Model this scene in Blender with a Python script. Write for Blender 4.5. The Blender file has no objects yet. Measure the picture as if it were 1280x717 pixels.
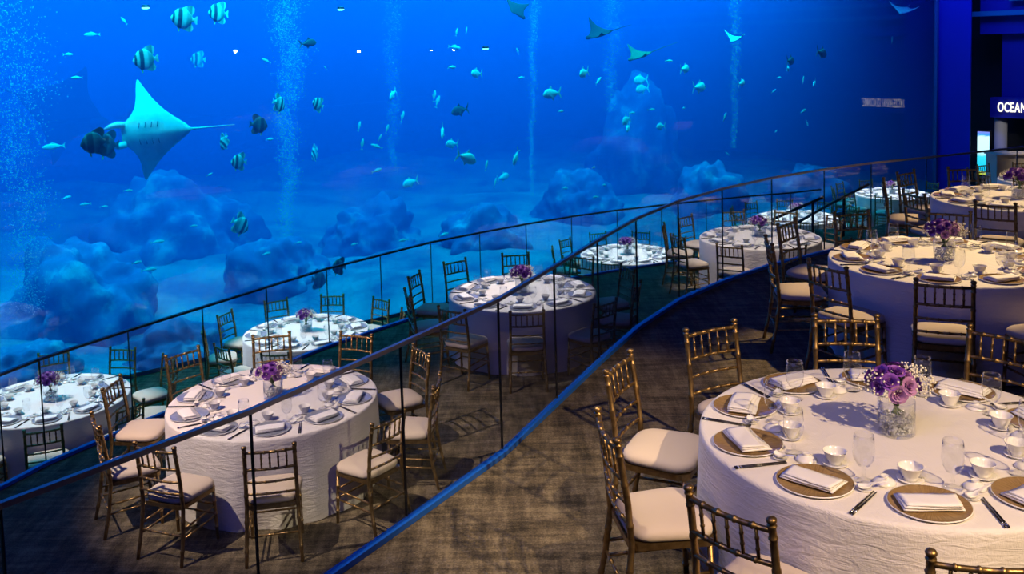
import bpy, bmesh, math, random
from mathutils import Vector, Matrix
random.seed(11)
S = bpy.context.scene
COL = S.collection
PI = math.pi
A, B, C = 2.28, 1.075, 0.0            # floor heights of the upper, middle and lower terrace
EYE = 4.919

# ------------------------------------------------------------------ camera
FPX, PIT, ROLL, CY = 1206.8, math.radians(4.741), math.radians(-1.583), 151.44
cr, sr, cp, sp = math.cos(ROLL), math.sin(ROLL), math.cos(PIT), math.sin(PIT)
def ray(X, Y):
    a, b = X-640, Y-CY
    u = (cr*a+sr*b)/FPX; zc = -(-sr*a+cr*b)/FPX
    return Vector((u, cp+zc*sp, -sp+zc*cp))
EYEV = Vector((0, 0, EYE))
def at_depth(X, Y, y):
    r = ray(X, Y); return EYEV + r*(y/r.y)
def proj(p):
    x, y, z = p[0], p[1], p[2]-EYE
    yc = y*cp-z*sp; zc = y*sp+z*cp
    if yc < .05: return (-9999, -9999)
    u = FPX*x/yc; v = -FPX*zc/yc
    return 640+cr*u-sr*v, CY+sr*u+cr*v
TS = .79                                # aquarium window: y = 18.93 + .79 x
TU = Vector((1, TS, 0)).normalized()    # along the window
TN = Vector((-TS, 1, 0)).normalized()   # into the water
TW = -TN                                # from the window into the hall
P0 = Vector((0, 18.93, 0))
def on_window(X, Y, extra=0.0, off=0.0):
    r = ray(X, Y); t = (P0-EYEV+TN*off).dot(TN)/r.dot(TN)
    return EYEV + r*t + r.normalized()*extra

cam = bpy.data.cameras.new('camera'); co = bpy.data.objects.new('camera', cam); COL.objects.link(co)
cam.sensor_fit = 'HORIZONTAL'; cam.sensor_width = 36
cam.lens = FPX/1280*36
cam.shift_x = 0; cam.shift_y = (CY-358.5)/1280
cam.clip_start = .05; cam.clip_end = 200
co.location = EYEV
co.rotation_euler = (Matrix.Rotation(PI/2-PIT, 3, 'X') @ Matrix.Rotation(ROLL, 3, 'Z')).to_euler()
S.camera = co

# ------------------------------------------------------------------ materials
MATS = {}
def mat(name, col=(.8, .8, .8), rough=.5, metal=0, **k):
    m = bpy.data.materials.new(name); m.use_nodes = True
    b = m.node_tree.nodes['Principled BSDF']
    b.inputs['Base Color'].default_value = (*col, 1); b.inputs['Roughness'].default_value = rough; b.inputs['Metallic'].default_value = metal
    for kk, v in k.items(): b.inputs[kk.replace('_', ' ')].default_value = v
    MATS[name] = m
    return m
def nd(m, t, **k):
    n = m.node_tree.nodes.new(t)
    for a, v in k.items():
        if a in n.inputs: n.inputs[a].default_value = v
        else: setattr(n, a, v)
    return n
def lk(m, a, b): m.node_tree.links.new(a, b)
def bsdf(m): return m.node_tree.nodes['Principled BSDF']
def coords(m, scale=(1, 1, 1), rot=(0, 0, 0), kind='Object'):
    t = nd(m, 'ShaderNodeTexCoord'); mp = nd(m, 'ShaderNodeMapping'); mp.inputs['Scale'].default_value = scale; mp.inputs['Rotation'].default_value = rot
    lk(m, t.outputs[kind], mp.inputs[0]); return mp.outputs[0]
def ramp(m, fac, stops):
    r = nd(m, 'ShaderNodeValToRGB'); e = r.color_ramp.elements
    while len(e) < len(stops): e.new(.5)
    for i, (p, c) in enumerate(stops): e[i].position = p; e[i].color = (*c, 1)
    lk(m, fac, r.inputs[0]); return r.outputs[0]
def noise(m, vec, scale=5, detail=4, rough=.5):
    n = nd(m, 'ShaderNodeTexNoise', Scale=scale, Detail=detail, Roughness=rough); lk(m, vec, n.inputs['Vector']); return n.outputs['Fac']
def bump(m, h, strength=.3, dist=.01):
    b = nd(m, 'ShaderNodeBump', Strength=strength, Distance=dist); lk(m, h, b.inputs['Height']); lk(m, b.outputs[0], bsdf(m).inputs['Normal'])
def mixf(m, op, a, b):
    n = nd(m, 'ShaderNodeMath', operation=op)
    for i, v in ((0, a), (1, b)):
        if isinstance(v, (int, float)): n.inputs[i].default_value = v
        else: lk(m, v, n.inputs[i])
    return n.outputs[0]

gold = mat('aged_gold', (.42, .27, .10), .40, .9)
n_ = noise(gold, coords(gold), 30, 3); lk(gold, ramp(gold, n_, [(.3, (.25, .155, .06)), (.7, (.43, .285, .115))]), bsdf(gold).inputs['Base Color'])
cushion_m = mat('cream_fabric', (.62, .52, .42), .9)
bump(cushion_m, noise(cushion_m, coords(cushion_m), 220, 2), .15, .003)
cloth_m = mat('white_linen', (.80, .76, .72), .85, Sheen_Weight=.2)
n1_ = nd(cloth_m, 'ShaderNodeTexNoise', Scale=1.0, Detail=3.0, Roughness=.55, Distortion=1.2); lk(cloth_m, coords(cloth_m, (7, 7, 30)), n1_.inputs['Vector'])
h_ = mixf(cloth_m, 'ADD', n1_.outputs['Fac'], mixf(cloth_m, 'MULTIPLY', noise(cloth_m, coords(cloth_m, (14, 160, 60)), 1, 2), .25))
bump(cloth_m, h_, .55, .012)
napkin_m = mat('white_napkin', (.86, .84, .82), .85)
bump(napkin_m, noise(napkin_m, coords(napkin_m), 300, 1), .1, .001)
china = mat('white_china', (.86, .84, .80), .12, Coat_Weight=.3)
wood_plate = mat('wood_grain_charger', (.3, .2, .1), .22)
t_ = nd(wood_plate, 'ShaderNodeTexCoord'); sx = nd(wood_plate, 'ShaderNodeSeparateXYZ'); lk(wood_plate, t_.outputs['Object'], sx.inputs[0])
an_ = mixf(wood_plate, 'ARCTAN2', sx.outputs[1], sx.outputs[0])
cmb = nd(wood_plate, 'ShaderNodeCombineXYZ'); lk(wood_plate, mixf(wood_plate, 'MULTIPLY', an_, 14), cmb.inputs[0])
ln_ = nd(wood_plate, 'ShaderNodeVectorMath', operation='LENGTH'); lk(wood_plate, t_.outputs['Object'], ln_.inputs[0]); lk(wood_plate, mixf(wood_plate, 'MULTIPLY', ln_.outputs['Value'], 9), cmb.inputs[1])
lk(wood_plate, ramp(wood_plate, noise(wood_plate, cmb.outputs[0], 1.6, 4), [(.3, (.20, .125, .05)), (.7, (.36, .235, .10))]), bsdf(wood_plate).inputs['Base Color'])
reflect_tint_plate = mat('reflect_tint_charger', (.26, .28, .34), .18)  # blue-grey reflection of the tank painted into the charger colour
lk(reflect_tint_plate, ramp(reflect_tint_plate, noise(reflect_tint_plate, coords(reflect_tint_plate, (9, 9, 9)), 2, 4), [(.3, (.20, .22, .28)), (.7, (.32, .34, .41))]), bsdf(reflect_tint_plate).inputs['Base Color'])
silver = mat('silver_trim', (.8, .8, .82), .2, .9)
chop_m = mat('dark_lacquer', (.02, .016, .014), .25)
steel = mat('brushed_steel', (.42, .42, .43), .36, 1)
carpet = mat('brown_streaked_carpet', (.1, .08, .06), 1)
v1 = noise(carpet, coords(carpet, (1.0, 6, 1), (0, 0, .62)), 2.4, 7, .7)
v2 = noise(carpet, coords(carpet, (6, 1.0, 1), (0, 0, .35)), 2.0, 7, .7)
v3 = noise(carpet, coords(carpet), 90, 2, .6)
f_ = mixf(carpet, 'ADD', mixf(carpet, 'MULTIPLY', mixf(carpet, 'ADD', v1, v2), .4), mixf(carpet, 'MULTIPLY', v3, .2))
lk(carpet, ramp(carpet, f_, [(.41, (.022, .017, .009)), (.50, (.098, .076, .045)), (.59, (.22, .175, .105))]), bsdf(carpet).inputs['Base Color'])
bump(carpet, v3, .5, .01)
riser_m = mat('dark_riser', (.03, .03, .035), .8)
blue_m = mat('blue_channel', (.012, .12, .55), .35)
navy = mat('navy_paint', (.004, .006, .42), .6)
navy2 = mat('deep_navy_paint', (.006, .010, .30), .6)
black = mat('black_paint', (.004, .004, .005), .8)
teal_m = mat('teal_band', (.0, .26, .38), .5)
grey_m = mat('grey_plaster', (.45, .45, .48), .8)
cream_m = mat('cream_laminate', (.55, .46, .36), .6)
darkmetal = mat('dark_metal', (.03, .035, .045), .35, .8)

def glass(name, tint, ior=1.5, rough=.0, refl=(1, 1, 1), gain=1.0):
    m = bpy.data.materials.new(name); m.use_nodes = True; nt = m.node_tree; nt.nodes.clear()
    o = nd(m, 'ShaderNodeOutputMaterial'); t = nd(m, 'ShaderNodeBsdfTransparent'); t.inputs[0].default_value = (*tint, 1)
    g = nd(m, 'ShaderNodeBsdfGlossy'); g.inputs['Color'].default_value = (*refl, 1); g.inputs['Roughness'].default_value = rough
    f = nd(m, 'ShaderNodeLayerWeight'); f.inputs['Blend'].default_value = .5; mx = nd(m, 'ShaderNodeMixShader')
    f0 = ((ior-1)/(ior+1))**2
    fac = mixf(m, 'ADD', mixf(m, 'MULTIPLY', mixf(m, 'POWER', f.outputs['Facing'], 5.0), (1-f0)*gain), f0)
    lk(m, fac, mx.inputs[0]); lk(m, t.outputs[0], mx.inputs[1]); lk(m, g.outputs[0], mx.inputs[2]); lk(m, mx.outputs[0], o.inputs[0])
    MATS[name] = m; return m
pane_m = glass('balustrade_glass', (.90, .94, .97), 1.45)
acrylic = glass('acrylic_window', (.97, .99, 1.0), 1.30)
goblet_m = glass('clear_goblet_glass', (.98, .985, .99), 1.42, gain=1.2)
vase_m = glass('clear_vase_glass', (.96, .97, .98), 1.45)
crystal_m = mat('clear_crystals', (.93, .94, .95), .12, Specular_IOR_Level=.9)
purple = mat('purple_petal', (.13, .025, .30), .6)
pn = noise(purple, coords(purple), 25, 2); lk(purple, ramp(purple, pn, [(.3, (.10, .012, .25)), (.7, (.28, .085, .50))]), bsdf(purple).inputs['Base Color'])
mauve = mat('mauve_petal', (.42, .20, .46), .6)
white_fl = mat('white_blossom', (.80, .76, .62), .7)
leaf_m = mat('leaf_green', (.12, .20, .05), .6)

def emit(name, col, s):
    m = bpy.data.materials.new(name); m.use_nodes = True; m.node_tree.nodes.clear()
    o = nd(m, 'ShaderNodeOutputMaterial'); e = nd(m, 'ShaderNodeEmission'); e.inputs[0].default_value = (*col, 1); e.inputs[1].default_value = s
    lk(m, e.outputs[0], o.inputs[0]); MATS[name] = m; return m

# ------------------------------------------------------------------ mesh helpers
def mesh(name, bm, m, smooth=True):
    me = bpy.data.meshes.new(name); bmesh.ops.recalc_face_normals(bm, faces=bm.faces); bm.to_mesh(me); bm.free()
    for x in (m if isinstance(m, (list, tuple)) else [m]): me.materials.append(x)
    if smooth:
        for p in me.polygons: p.use_smooth = True
    return me
def obj(name, me, parent=None, loc=None, rot=None, **props):
    o = bpy.data.objects.new(name, me); COL.objects.link(o)
    if parent is not None: o.parent = parent
    if loc is not None: o.location = loc
    if rot is not None: o.rotation_euler = rot
    for k, v in props.items(): o[k] = v
    return o
def empty(name, loc, rz=0, **props):
    o = obj(name, None, None, loc, (0, 0, rz), **props); o.empty_display_size = .1; return o
def box(bm, lo, hi, bev=0):
    r = bmesh.ops.create_cube(bm, size=1)
    for v in r['verts']: v.co = Vector(((lo[i]+hi[i])/2+v.co[i]*(hi[i]-lo[i]) for i in range(3)))
    if bev:
        es = list({e for v in r['verts'] for e in v.link_edges}); bmesh.ops.bevel(bm, geom=es, offset=bev, segments=2, profile=.5, affect='EDGES')
    return r
def lathe(bm, prof, seg=24, cx=0, cy=0):
    rings = []
    for r, z in prof:
        if r < 1e-6: rings.append([bm.verts.new((cx, cy, z))])
        else: rings.append([bm.verts.new((cx+r*math.cos(2*PI*i/seg), cy+r*math.sin(2*PI*i/seg), z)) for i in range(seg)])
    for a, b in zip(rings, rings[1:]):
        for i in range(seg):
            j = (i+1) % seg
            if len(a) == 1 and len(b) == 1: continue
            if len(a) == 1: bm.faces.new((a[0], b[i], b[j]))
            elif len(b) == 1: bm.faces.new((a[i], a[j], b[0]))
            else: bm.faces.new((a[i], a[j], b[j], b[i]))
def tube(bm, pts, rad, seg=8, cap=True, nodes=0):
    """round bar through pts; rad a number or one per point"""
    pts = [Vector(p) for p in pts]; rads = rad if isinstance(rad, (list, tuple)) else [rad]*len(pts)
    ref = None; rings = []
    for i, p in enumerate(pts):
        d = (pts[min(i+1, len(pts)-1)]-pts[max(i-1, 0)]).normalized()
        if ref is None: ref = Vector((0, 0, 1)) if abs(d.z) < .9 else Vector((1, 0, 0))
        x = d.cross(ref).normalized(); y = x.cross(d).normalized(); ref = y
        rings.append([bm.verts.new(p+(x*math.cos(2*PI*k/seg)+y*math.sin(2*PI*k/seg))*rads[i]) for k in range(seg)])
    for a, b in zip(rings, rings[1:]):
        for k in range(seg): bm.faces.new((a[k], a[(k+1) % seg], b[(k+1) % seg], b[k]))
    if cap: bm.faces.new(rings[0][::-1]); bm.faces.new(rings[-1])
def bamboo(bm, a, b, r, n, bow=0.0, seg=8):
    """turned bar with ring nodules, bowed outwards (+y) by bow"""
    a, b = Vector(a), Vector(b); pts, rs = [], []
    ts = []
    L = (b-a).length
    for i in range(n+1):
        ts.append((i/n, 1.0))
        if 0 < i < n: ts += [(i/n-.006/L, 1.0), (i/n-.004/L, 1.28), (i/n+.004/L, 1.28), (i/n+.006/L, 1.0)]
    ts = sorted([t for t in ts if not (0 < t[0] < 1 and t[1] == 1.0 and any(abs(t[0]-i/n) < 1e-9 for i in range(n+1)))])
    if bow:
        for k in range(1, 12):
            t = k/12
            if all(abs(t-q[0]) > .02 for q in ts): ts.append((t, 1.0))
        ts.sort()
    for t, s in ts:
        p = a.lerp(b, t); p.y += bow*4*t*(1-t); pts.append(p); rs.append(r*s)
    tube(bm, pts, rs, seg)
_t = bmesh.new(); bmesh.ops.create_icosphere(_t, subdivisions=1, radius=1)
ICO_V = [tuple(v.co) for v in _t.verts]; _t.verts.index_update(); ICO_F = [tuple(v.index for v in f.verts) for f in _t.faces]; _t.free()
def balls(name, items, m, smooth=True):
    V, F = [], []
    for p, r in items:
        b = len(V); V.extend((p[0]+r*x, p[1]+r*y, p[2]+r*z) for x, y, z in ICO_V); F.extend((i+b, j+b, k+b) for i, j, k in ICO_F)
    me = bpy.data.meshes.new(name); me.from_pydata(V, [], F); me.materials.append(m)
    if smooth: me.polygons.foreach_set('use_smooth', [True]*len(F))
    return me
def poly_slab(name, pts, z0, z1, m, mside=None, **props):
    bm = bmesh.new()
    bo = [bm.verts.new((x, y, z0)) for x, y in pts]; to = [bm.verts.new((x, y, z1)) for x, y in pts]
    bm.faces.new(to); bm.faces.new(bo[::-1])
    for i in range(len(pts)):
        j = (i+1) % len(pts); f = bm.faces.new((bo[i], bo[j], to[j], to[i])); f.material_index = 1 if mside else 0
    o = obj(name, mesh(name, bm, [m, mside] if mside else m, False), kind='structure'); return o
def copytree(src, loc, rz, **props):
    r = src.copy(); COL.objects.link(r); r.location = loc; r.rotation_euler = (0, 0, rz)
    for k, v in props.items(): r[k] = v
    for ch in KIDS.get(src.name, []):
        c = ch.copy(); COL.objects.link(c); c.parent = r
        for g in KIDS.get(ch.name, []):
            d = g.copy(); COL.objects.link(d); d.parent = c
    return r
KIDS = {}
def part(name, me, parent, **k):
    o = obj(name, me, parent, **k); KIDS.setdefault(parent.name, []).append(o); return o

# ------------------------------------------------------------------ setting: terraces
RA = [(-2.9, 1.6), (-2.4, 2.5), (-1.89, 3.37), (-1.21, 4.21), (-.64, 5.12), (-.12, 5.97), (.27, 6.82), (.66, 7.68), (1.09, 8.58), (1.62, 9.45), (2.21, 10.15), (2.92, 10.83), (3.70, 11.40), (4.42, 11.83), (5.26, 12.20), (6.81, 12.95), (8.3, 13.7), (9.8, 14.5)]
RB = [(-5.5, 6.2), (-5.2, 7.1), (-4.62, 8.35), (-4.46, 8.78), (-3.97, 9.63), (-3.47, 10.44), (-2.97, 11.26), (-2.42, 12.12), (-1.83, 12.84), (-1.21, 13.59), (-.53, 14.19), (.17, 14.76), (.91, 15.3), (1.69, 15.75), (2.48, 16.12), (3.31, 16.47), (4.15, 16.8), (4.93, 17.02), (5.55, 17.3)]
RB2 = [(6.0, 17.75), (6.85, 18.65), (7.6, 19.2), (9.0, 20.1), (11, 21.7), (13.0, 22.4)]
poly_slab('floor_upper_terrace', RA+[(11, 15), (16, 15), (16, -3), (-6, -3), (-4.2, 0)], B, A, carpet, riser_m)
poly_slab('floor_middle_terrace', RB+RB2+[(18, 23), (18, -3.0), (-7, -3.0)], C, B, carpet, riser_m)
tl = lambda x, o=0: (x, 18.93+TS*x+o)
poly_slab('floor_lower_terrace', [(-14, 2), tl(-14), tl(12.75), (16, 27.2), (26, 14), (18, -3), (-14, -3)], -.25, C, carpet, riser_m)

def perp(a, b):
    d = (Vector((*b, 0))-Vector((*a, 0))).normalized(); return Vector((-d.y, d.x, 0))
def balustrade(pts, z, hgt, label, railw=.05, railm=None):
    root = empty('glass_balustrade', (pts[0][0], pts[0][1], z), 0, label=label, category='balustrade')
    o3 = Vector((pts[0][0], pts[0][1], z)); rel = lambda p, h: Vector((p[0], p[1], z+h))-o3
    def ribbon(name, h0, h1, w, m, off=0):
        bm = bmesh.new(); rows = []
        for i, p in enumerate(pts):
            a = pts[max(i-1, 0)]; b = pts[min(i+1, len(pts)-1)]; n = perp(a, b)
            rows.append([bm.verts.new(rel(p, h)+n*s) for h, s in ((h0, off-w/2), (h1, off-w/2), (h1, off+w/2), (h0, off+w/2))])
        for r0, r1 in zip(rows, rows[1:]):
            for k in range(4): bm.faces.new((r0[k], r0[(k+1) % 4], r1[(k+1) % 4], r1[k]))
        bm.faces.new(rows[0]); bm.faces.new(rows[-1][::-1])
        return part(name, mesh(name, bm, m, False), root)
    r = ribbon('handrail', hgt-.024, hgt, railw, railm or steel); r['label'] = 'slim metal handrail'
    r = ribbon('base_channel', .002, .034, .046, blue_m); r['label'] = 'blue channel along the floor edge'
    for a, b in zip(pts, pts[1:]):
        n = perp(a, b); d = (Vector((*b, 0))-Vector((*a, 0))); g = d.normalized()*.004
        bm = bmesh.new(); A3, B3 = rel(a, 0)+g, rel(b, 0)-g
        vs = [[bm.verts.new(q+n*s+Vector((0, 0, h))) for h in (.05, hgt-.024)] for q, s in ((A3, -.006), (B3, -.006), (B3, .006), (A3, .006))]
        for k in range(4): bm.faces.new((vs[k][0], vs[(k+1) % 4][0], vs[(k+1) % 4][1], vs[k][1]))
        bm.faces.new([v[1] for v in vs]); bm.faces.new([v[0] for v in vs][::-1])
        part('glass_panel', mesh('glass_panel', bm, pane_m, False), root)
    for i, p in enumerate(pts[1:-1], 1):
        n = perp(pts[i-1], pts[i+1]); bm = bmesh.new(); c = rel(p, 0); d = Vector((n.y, -n.x, 0))
        vs = [[bm.verts.new(c+n*s+d*t+Vector((0, 0, h))) for h in (.05, hgt-.024)] for s, t in ((-.007, -.0035), (-.007, .0035), (.007, .0035), (.007, -.0035))]
        for k in range(4): bm.faces.new((vs[k][0], vs[(k+1) % 4][0], vs[(k+1) % 4][1], vs[k][1]))
        bm.faces.new([v[1] for v in vs]); bm.faces.new([v[0] for v in vs][::-1])
        part('panel_joint', mesh('panel_joint', bm, darkmetal, False), root)
    return root
balustrade(RA, A, 1.03, 'long curved glass balustrade on the edge of the upper terrace, beside the nearest tables', .024)
balustrade(RB, B, 1.03, 'curved glass balustrade on the middle terrace edge, in front of the aquarium-side tables', .04, darkmetal)

# stair between middle and lower terrace with two handrails
bm = bmesh.new()
for k in range(5):
    x0 = 4.85+.33*k; box(bm, (x0, 17.75+.35*k*.5, .001), (x0+.33+(.0 if k < 4 else .5), 18.9+.35*k*.5, .179*(k+1)))
obj('floor_steps', mesh('floor_steps', bm, carpet, False), kind='structure')
def hand(pix, y, zb, label, k):
    p = [at_depth(X, Y, y) for X, Y in pix]; o = p[0].copy(); o.z = zb[0]
    root = empty('stair_handrail', o, 0, label=label, category='handrail')
    bm = bmesh.new(); tube(bm, [q-o for q in p], .028, 8); part('rail', mesh('rail', bm, darkmetal), root)
    for i, t in enumerate(k):
        q = p[0].lerp(p[-1], t) if len(p) == 2 else (p[0].lerp(p[1], t*2) if t < .5 else p[1].lerp(p[2], t*2-1))
        zz = zb[0]+(zb[1]-zb[0])*t
        bm = bmesh.new(); tube(bm, [Vector((q.x, q.y, zz+.002))-o, q-o], .026, 8); part('post', mesh('post', bm, darkmetal), root)
    return root
hand([(966, 274), (1002, 258), (1030, 246)], 17.9, (.0, .9), 'dark stair handrail closer to the glass balustrade, descending between terraces', (.02, .75))
hand([(992, 281), (1030, 259), (1086, 230)], 18.75, (.0, 1.0), 'dark stair handrail rising behind the gold chair towards the fifth lower table', (.02, .72))

# ------------------------------------------------------------------ chairs
def make_chair():
    root = empty('chiavari_chair', (0, 0, 0))
    # seat frame: trapezoid with rounded corners
    def outline(fw, bw, d, y0, r=.05, n=5):
        pts = []
        for sx, sy, w in ((1, -1, fw), (1, 1, bw), (-1, 1, bw), (-1, -1, fw)):
            cx, cy = sx*(w/2-r), y0+sy*(d/2-r); a0 = {(1, -1): -PI/2, (1, 1): 0, (-1, 1): PI/2, (-1, -1): PI}[(sx, sy)]
            for i in range(n+1): pts.append((cx+r*math.cos(a0+PI/2*i/n), cy+r*math.sin(a0+PI/2*i/n)))
        return pts
    bm = bmesh.new(); o1 = outline(.41, .37, .39, 0); lo = [bm.verts.new((x, y, .405)) for x, y in o1]; hi = [bm.verts.new((x, y, .437)) for x, y in o1]
    bm.faces.new(hi); bm.faces.new(lo[::-1])
    for i in range(len(o1)): j = (i+1) % len(o1); bm.faces.new((lo[i], lo[j], hi[j], hi[i]))
    part('seat_frame', mesh('seat_frame', bm, gold, False), root)
    bm = bmesh.new(); o2 = outline(.43, .395, .40, -.008, .105, 7); rings = []
    for q, z in ((.90, .4375), (.975, .444), (1.0, .458), (1.0, .468), (.985, .479), (.945, .489), (.86, .499), (.72, .507), (.52, .513), (.28, .516)):
        rings.append([bm.verts.new((x*q, -.008+(y+.008)*q, z)) for x, y in o2])
    for a, b in zip(rings, rings[1:]):
        for i in range(len(a)): j = (i+1) % len(a); bm.faces.new((a[i], a[j], b[j], b[i]))
    bm.faces.new(rings[-1]); bm.faces.new(rings[0][::-1])
    part('seat_cushion', mesh('seat_cushion', bm, cushion_m), root)
    for s in (-1, 1):
        bm = bmesh.new(); bamboo(bm, (s*.192, -.182, 0), (s*.182, -.165, .42), .0135, 4); part('front_leg', mesh('front_leg', bm, gold), root)
    for s in (-1, 1):
        bm = bmesh.new()
        ctl = [(.203, .262, 0), (.194, .215, .22), (.187, .190, .43), (.184, .203, .62), (.182, .228, .80), (.182, .242, .885)]
        pts, rs = [], []
        for i in range(len(ctl)-1):
            a, b = Vector(ctl[i]), Vector(ctl[i+1])
            for t, q in ((0, 1), (.44, 1), (.47, 1.2), (.53, 1.2), (.56, 1)):
                p = a.lerp(b, t); p.x *= s; pts.append(p); rs.append(.0155*q*(1.0 if p.z > .3 else .86+.14*p.z/.3))
        e = Vector(ctl[-1]); e.x *= s
        for dz, r in ((0, .0155), (.004, .019), (.009, .019), (.012, .011), (.016, .013), (.022, .019), (.029, .0205), (.036, .017), (.041, .006)):
            pts.append(e+Vector((0, dz*.12, dz))); rs.append(r)
        tube(bm, pts, rs, 10); part('back_post', mesh('back_post', bm, gold), root)
    def yb(z): return .190+(.242-.190)*max(0, (z-.43)/.455)**1.15
    for i, (z, bow, r) in enumerate(((.872, .022, .0115), (.735, .022, .0105), (.632, .022, .0095), (.535, .018, .0095))):
        bm = bmesh.new(); bamboo(bm, (-.183, yb(z), z), (.183, yb(z), z), r, 5, bow); part('back_rail', mesh('back_rail', bm, gold), root)
    for k in range(5):
        x = -.122+.061*k; q = (x+.183)/.366; b = .022*4*q*(1-q)
        bm = bmesh.new(); bamboo(bm, (x, yb(.735)+b, .738), (x, yb(.872)+b, .869), .0072, 3); part('back_spindle', mesh('back_spindle', bm, gold), root)
    for s in (-1, 1):
        for z in (.20, .275):
            bm = bmesh.new(); bamboo(bm, (s*.187, -.172, z), (s*.192, .212, z-.01), .008, 4); part('side_stretcher', mesh('side_stretcher', bm, gold), root)
    for z in (.20, .275):
        bm = bmesh.new(); bamboo(bm, (-.187, -.173, z+.012), (.187, -.173, z+.012), .008, 4); part('front_stretcher', mesh('front_stretcher', bm, gold), root)
    bm = bmesh.new(); bamboo(bm, (-.194, .214, .215), (.194, .214, .215), .008, 4); part('rear_stretcher', mesh('rear_stretcher', bm, gold), root)
    return root

# ------------------------------------------------------------------ tableware
def make_table():
    root = empty('round_table', (0, 0, 0))
    bm = bmesh.new(); lathe(bm, [(0, .715), (.885, .715), (.89, .72), (.89, .74), (.885, .745), (0, .745)], 64); part('table_top', mesh('table_top', bm, cream_m, False), root)
    bm = bmesh.new(); lathe(bm, [(0, 0), (.34, 0), (.34, .02), (.08, .05), (.05, .09), (.05, .66), (.25, .70), (.25, .714), (0, .714)], 32); part('pedestal', mesh('pedestal', bm, darkmetal), root)
    return root
def cloth_mesh(seed, seg=160):
    rnd = random.Random(seed); bm = bmesh.new(); R = .9; rows = []
    fold = [(k, rnd.uniform(0, 2*PI), rnd.uniform(.4, 1.0)/(1+.03*k)) for k in (5, 8, 11, 13, 17, 21, 26)]
    lev = [(.0, .7505), (.3, .7505), (.6, .7505), (.8, .7505), (.885, .7505), (.900, .7485), (.9085, .742), (.912, .73)]
    for r, z in lev:
        rows.append([bm.verts.new((r*math.cos(2*PI*i/seg), r*math.sin(2*PI*i/seg), z)) for i in range(seg)] if r > 0 else [bm.verts.new((0, 0, z))])
    for k in range(1, 17):
        t = k/16; row = []
        for i in range(seg):
            a = 2*PI*i/seg
            w = sum(am*math.sin(n*a+ph+.6*math.sin(2*a+ph)) for n, ph, am in fold)/3.2
            w2 = math.sin(9*a+fold[0][1]+t*1.3)*.3
            r = .912+.014*t+min(.020*t, .046*(t**1.1)*(w+w2*t-.25))
            r = max(r, .912-.055*t)
            row.append(bm.verts.new((r*math.cos(a), r*math.sin(a), .73*(1-t)+.004)))
        rows.append(row)
    a = rows[0][0]
    for i in range(seg): bm.faces.new((a, rows[1][i], rows[1][(i+1) % seg]))
    for p, q in zip(rows[1:], rows[2:]):
        for i in range(seg): bm.faces.new((p[i], p[(i+1) % seg], q[(i+1) % seg], q[i]))
    return mesh('tablecloth', bm, cloth_m)

def lathe_mesh(name, prof, m, seg=28):
    bm = bmesh.new(); lathe(bm, prof, seg); return mesh(name, bm, m)
ME = {}
ME['charger'] = lathe_mesh('charger', [(0.0, 0.004), (0.0967, 0.004), (0.14988, 0.009), (0.15665, 0.012), (0.15762, 0.0105), (0.15182, 0.0065), (0.0967, 0.0002), (0.0, 0.0002)], wood_plate, 40)
ME['rim'] = lathe_mesh('rim', [(0.15714, 0.0128), (0.16004, 0.0118), (0.16004, 0.0085), (0.1523, 0.0045), (0.15182, 0.006), (0.15791, 0.0098), (0.15714, 0.0128)], china, 40)
ME['centre_disc'] = lathe_mesh('centre_disc', [(0, .0062), (.058, .0062), (.06, .0052), (.058, .0042), (0, .0042)], china, 24)
ME['tea_cup'] = lathe_mesh('tea_cup', [(0, .012), (.020, .012), (.024, .0005), (.028, .0005), (.027, .010), (.036, .022), (.043, .040), (.050, .056), (.0535, .060), (.052, .061), (.048, .057), (.040, .040), (.033, .025), (.022, .016), (0, .015)], china, 28)
ME['saucer'] = lathe_mesh('saucer', [(0, .0035), (.026, .0035), (.034, .005), (.054, .011), (.056, .010), (.050, .0055), (.034, .0004), (0, .0004)], china, 28)
ME['cup_lid'] = lathe_mesh('cup_lid', [(0, .0055), (.030, .006), (.046, .0005), (.0485, .001), (.046, .008), (.034, .018), (.018, .023), (.014, .024), (.013, .026), (.0165, .032), (.0165, .0345), (.014, .033), (.0, .029)], china, 28)
ME['goblet'] = lathe_mesh('goblet', [(0.0, 0.0006), (0.04092, 0.0006), (0.04154, 0.0018), (0.03472, 0.0048), (0.0124, 0.012), (0.00719, 0.0216), (0.00843, 0.036), (0.00682, 0.0504), (0.0124, 0.06), (0.02976, 0.072), (0.04216, 0.096), (0.0465, 0.126), (0.04464, 0.162), (0.0403, 0.2016), (0.03906, 0.2016), (0.0434, 0.162), (0.04526, 0.126), (0.04092, 0.096), (0.02852, 0.0744), (0.00992, 0.0636), (0.0, 0.0612)], goblet_m, 24)
ME['spoon_dish'] = lathe_mesh('spoon_dish', [(0, .003), (.020, .003), (.033, .010), (.0345, .010), (.030, .004), (.022, .0004), (0, .0004)], china, 24)
def spoon_mesh():
    bm = bmesh.new(); rows = []
    ctl = [(-.033, .006, .018), (-.028, .016, .009), (-.014, .022, .004), (.004, .022, .004), (.018, .016, .009), (.028, .010, .017), (.05, .0085, .026), (.075, .008, .034), (.088, .0075, .037), (.092, .004, .038)]
    for x, w, z in ctl:
        rim = z+.010 if x < .03 else z+.004
        rim = max(rim, .019 if x < .02 else rim)
        rows.append([bm.verts.new((x, yy*w, zz)) for yy, zz in ((-1, rim), (-.75, z+.003), (0, z), (.75, z+.003), (1, rim), (.7, z+.007), (0, z+.003), (-.7, z+.007))])
    for a, b in zip(rows, rows[1:]):
        for k in range(8): bm.faces.new((a[k], a[(k+1) % 8], b[(k+1) % 8], b[k]))
    bm.faces.new(rows[0]); bm.faces.new(rows[-1][::-1])
    return mesh('soup_spoon', bm, china)
ME['soup_spoon'] = spoon_mesh()
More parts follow.
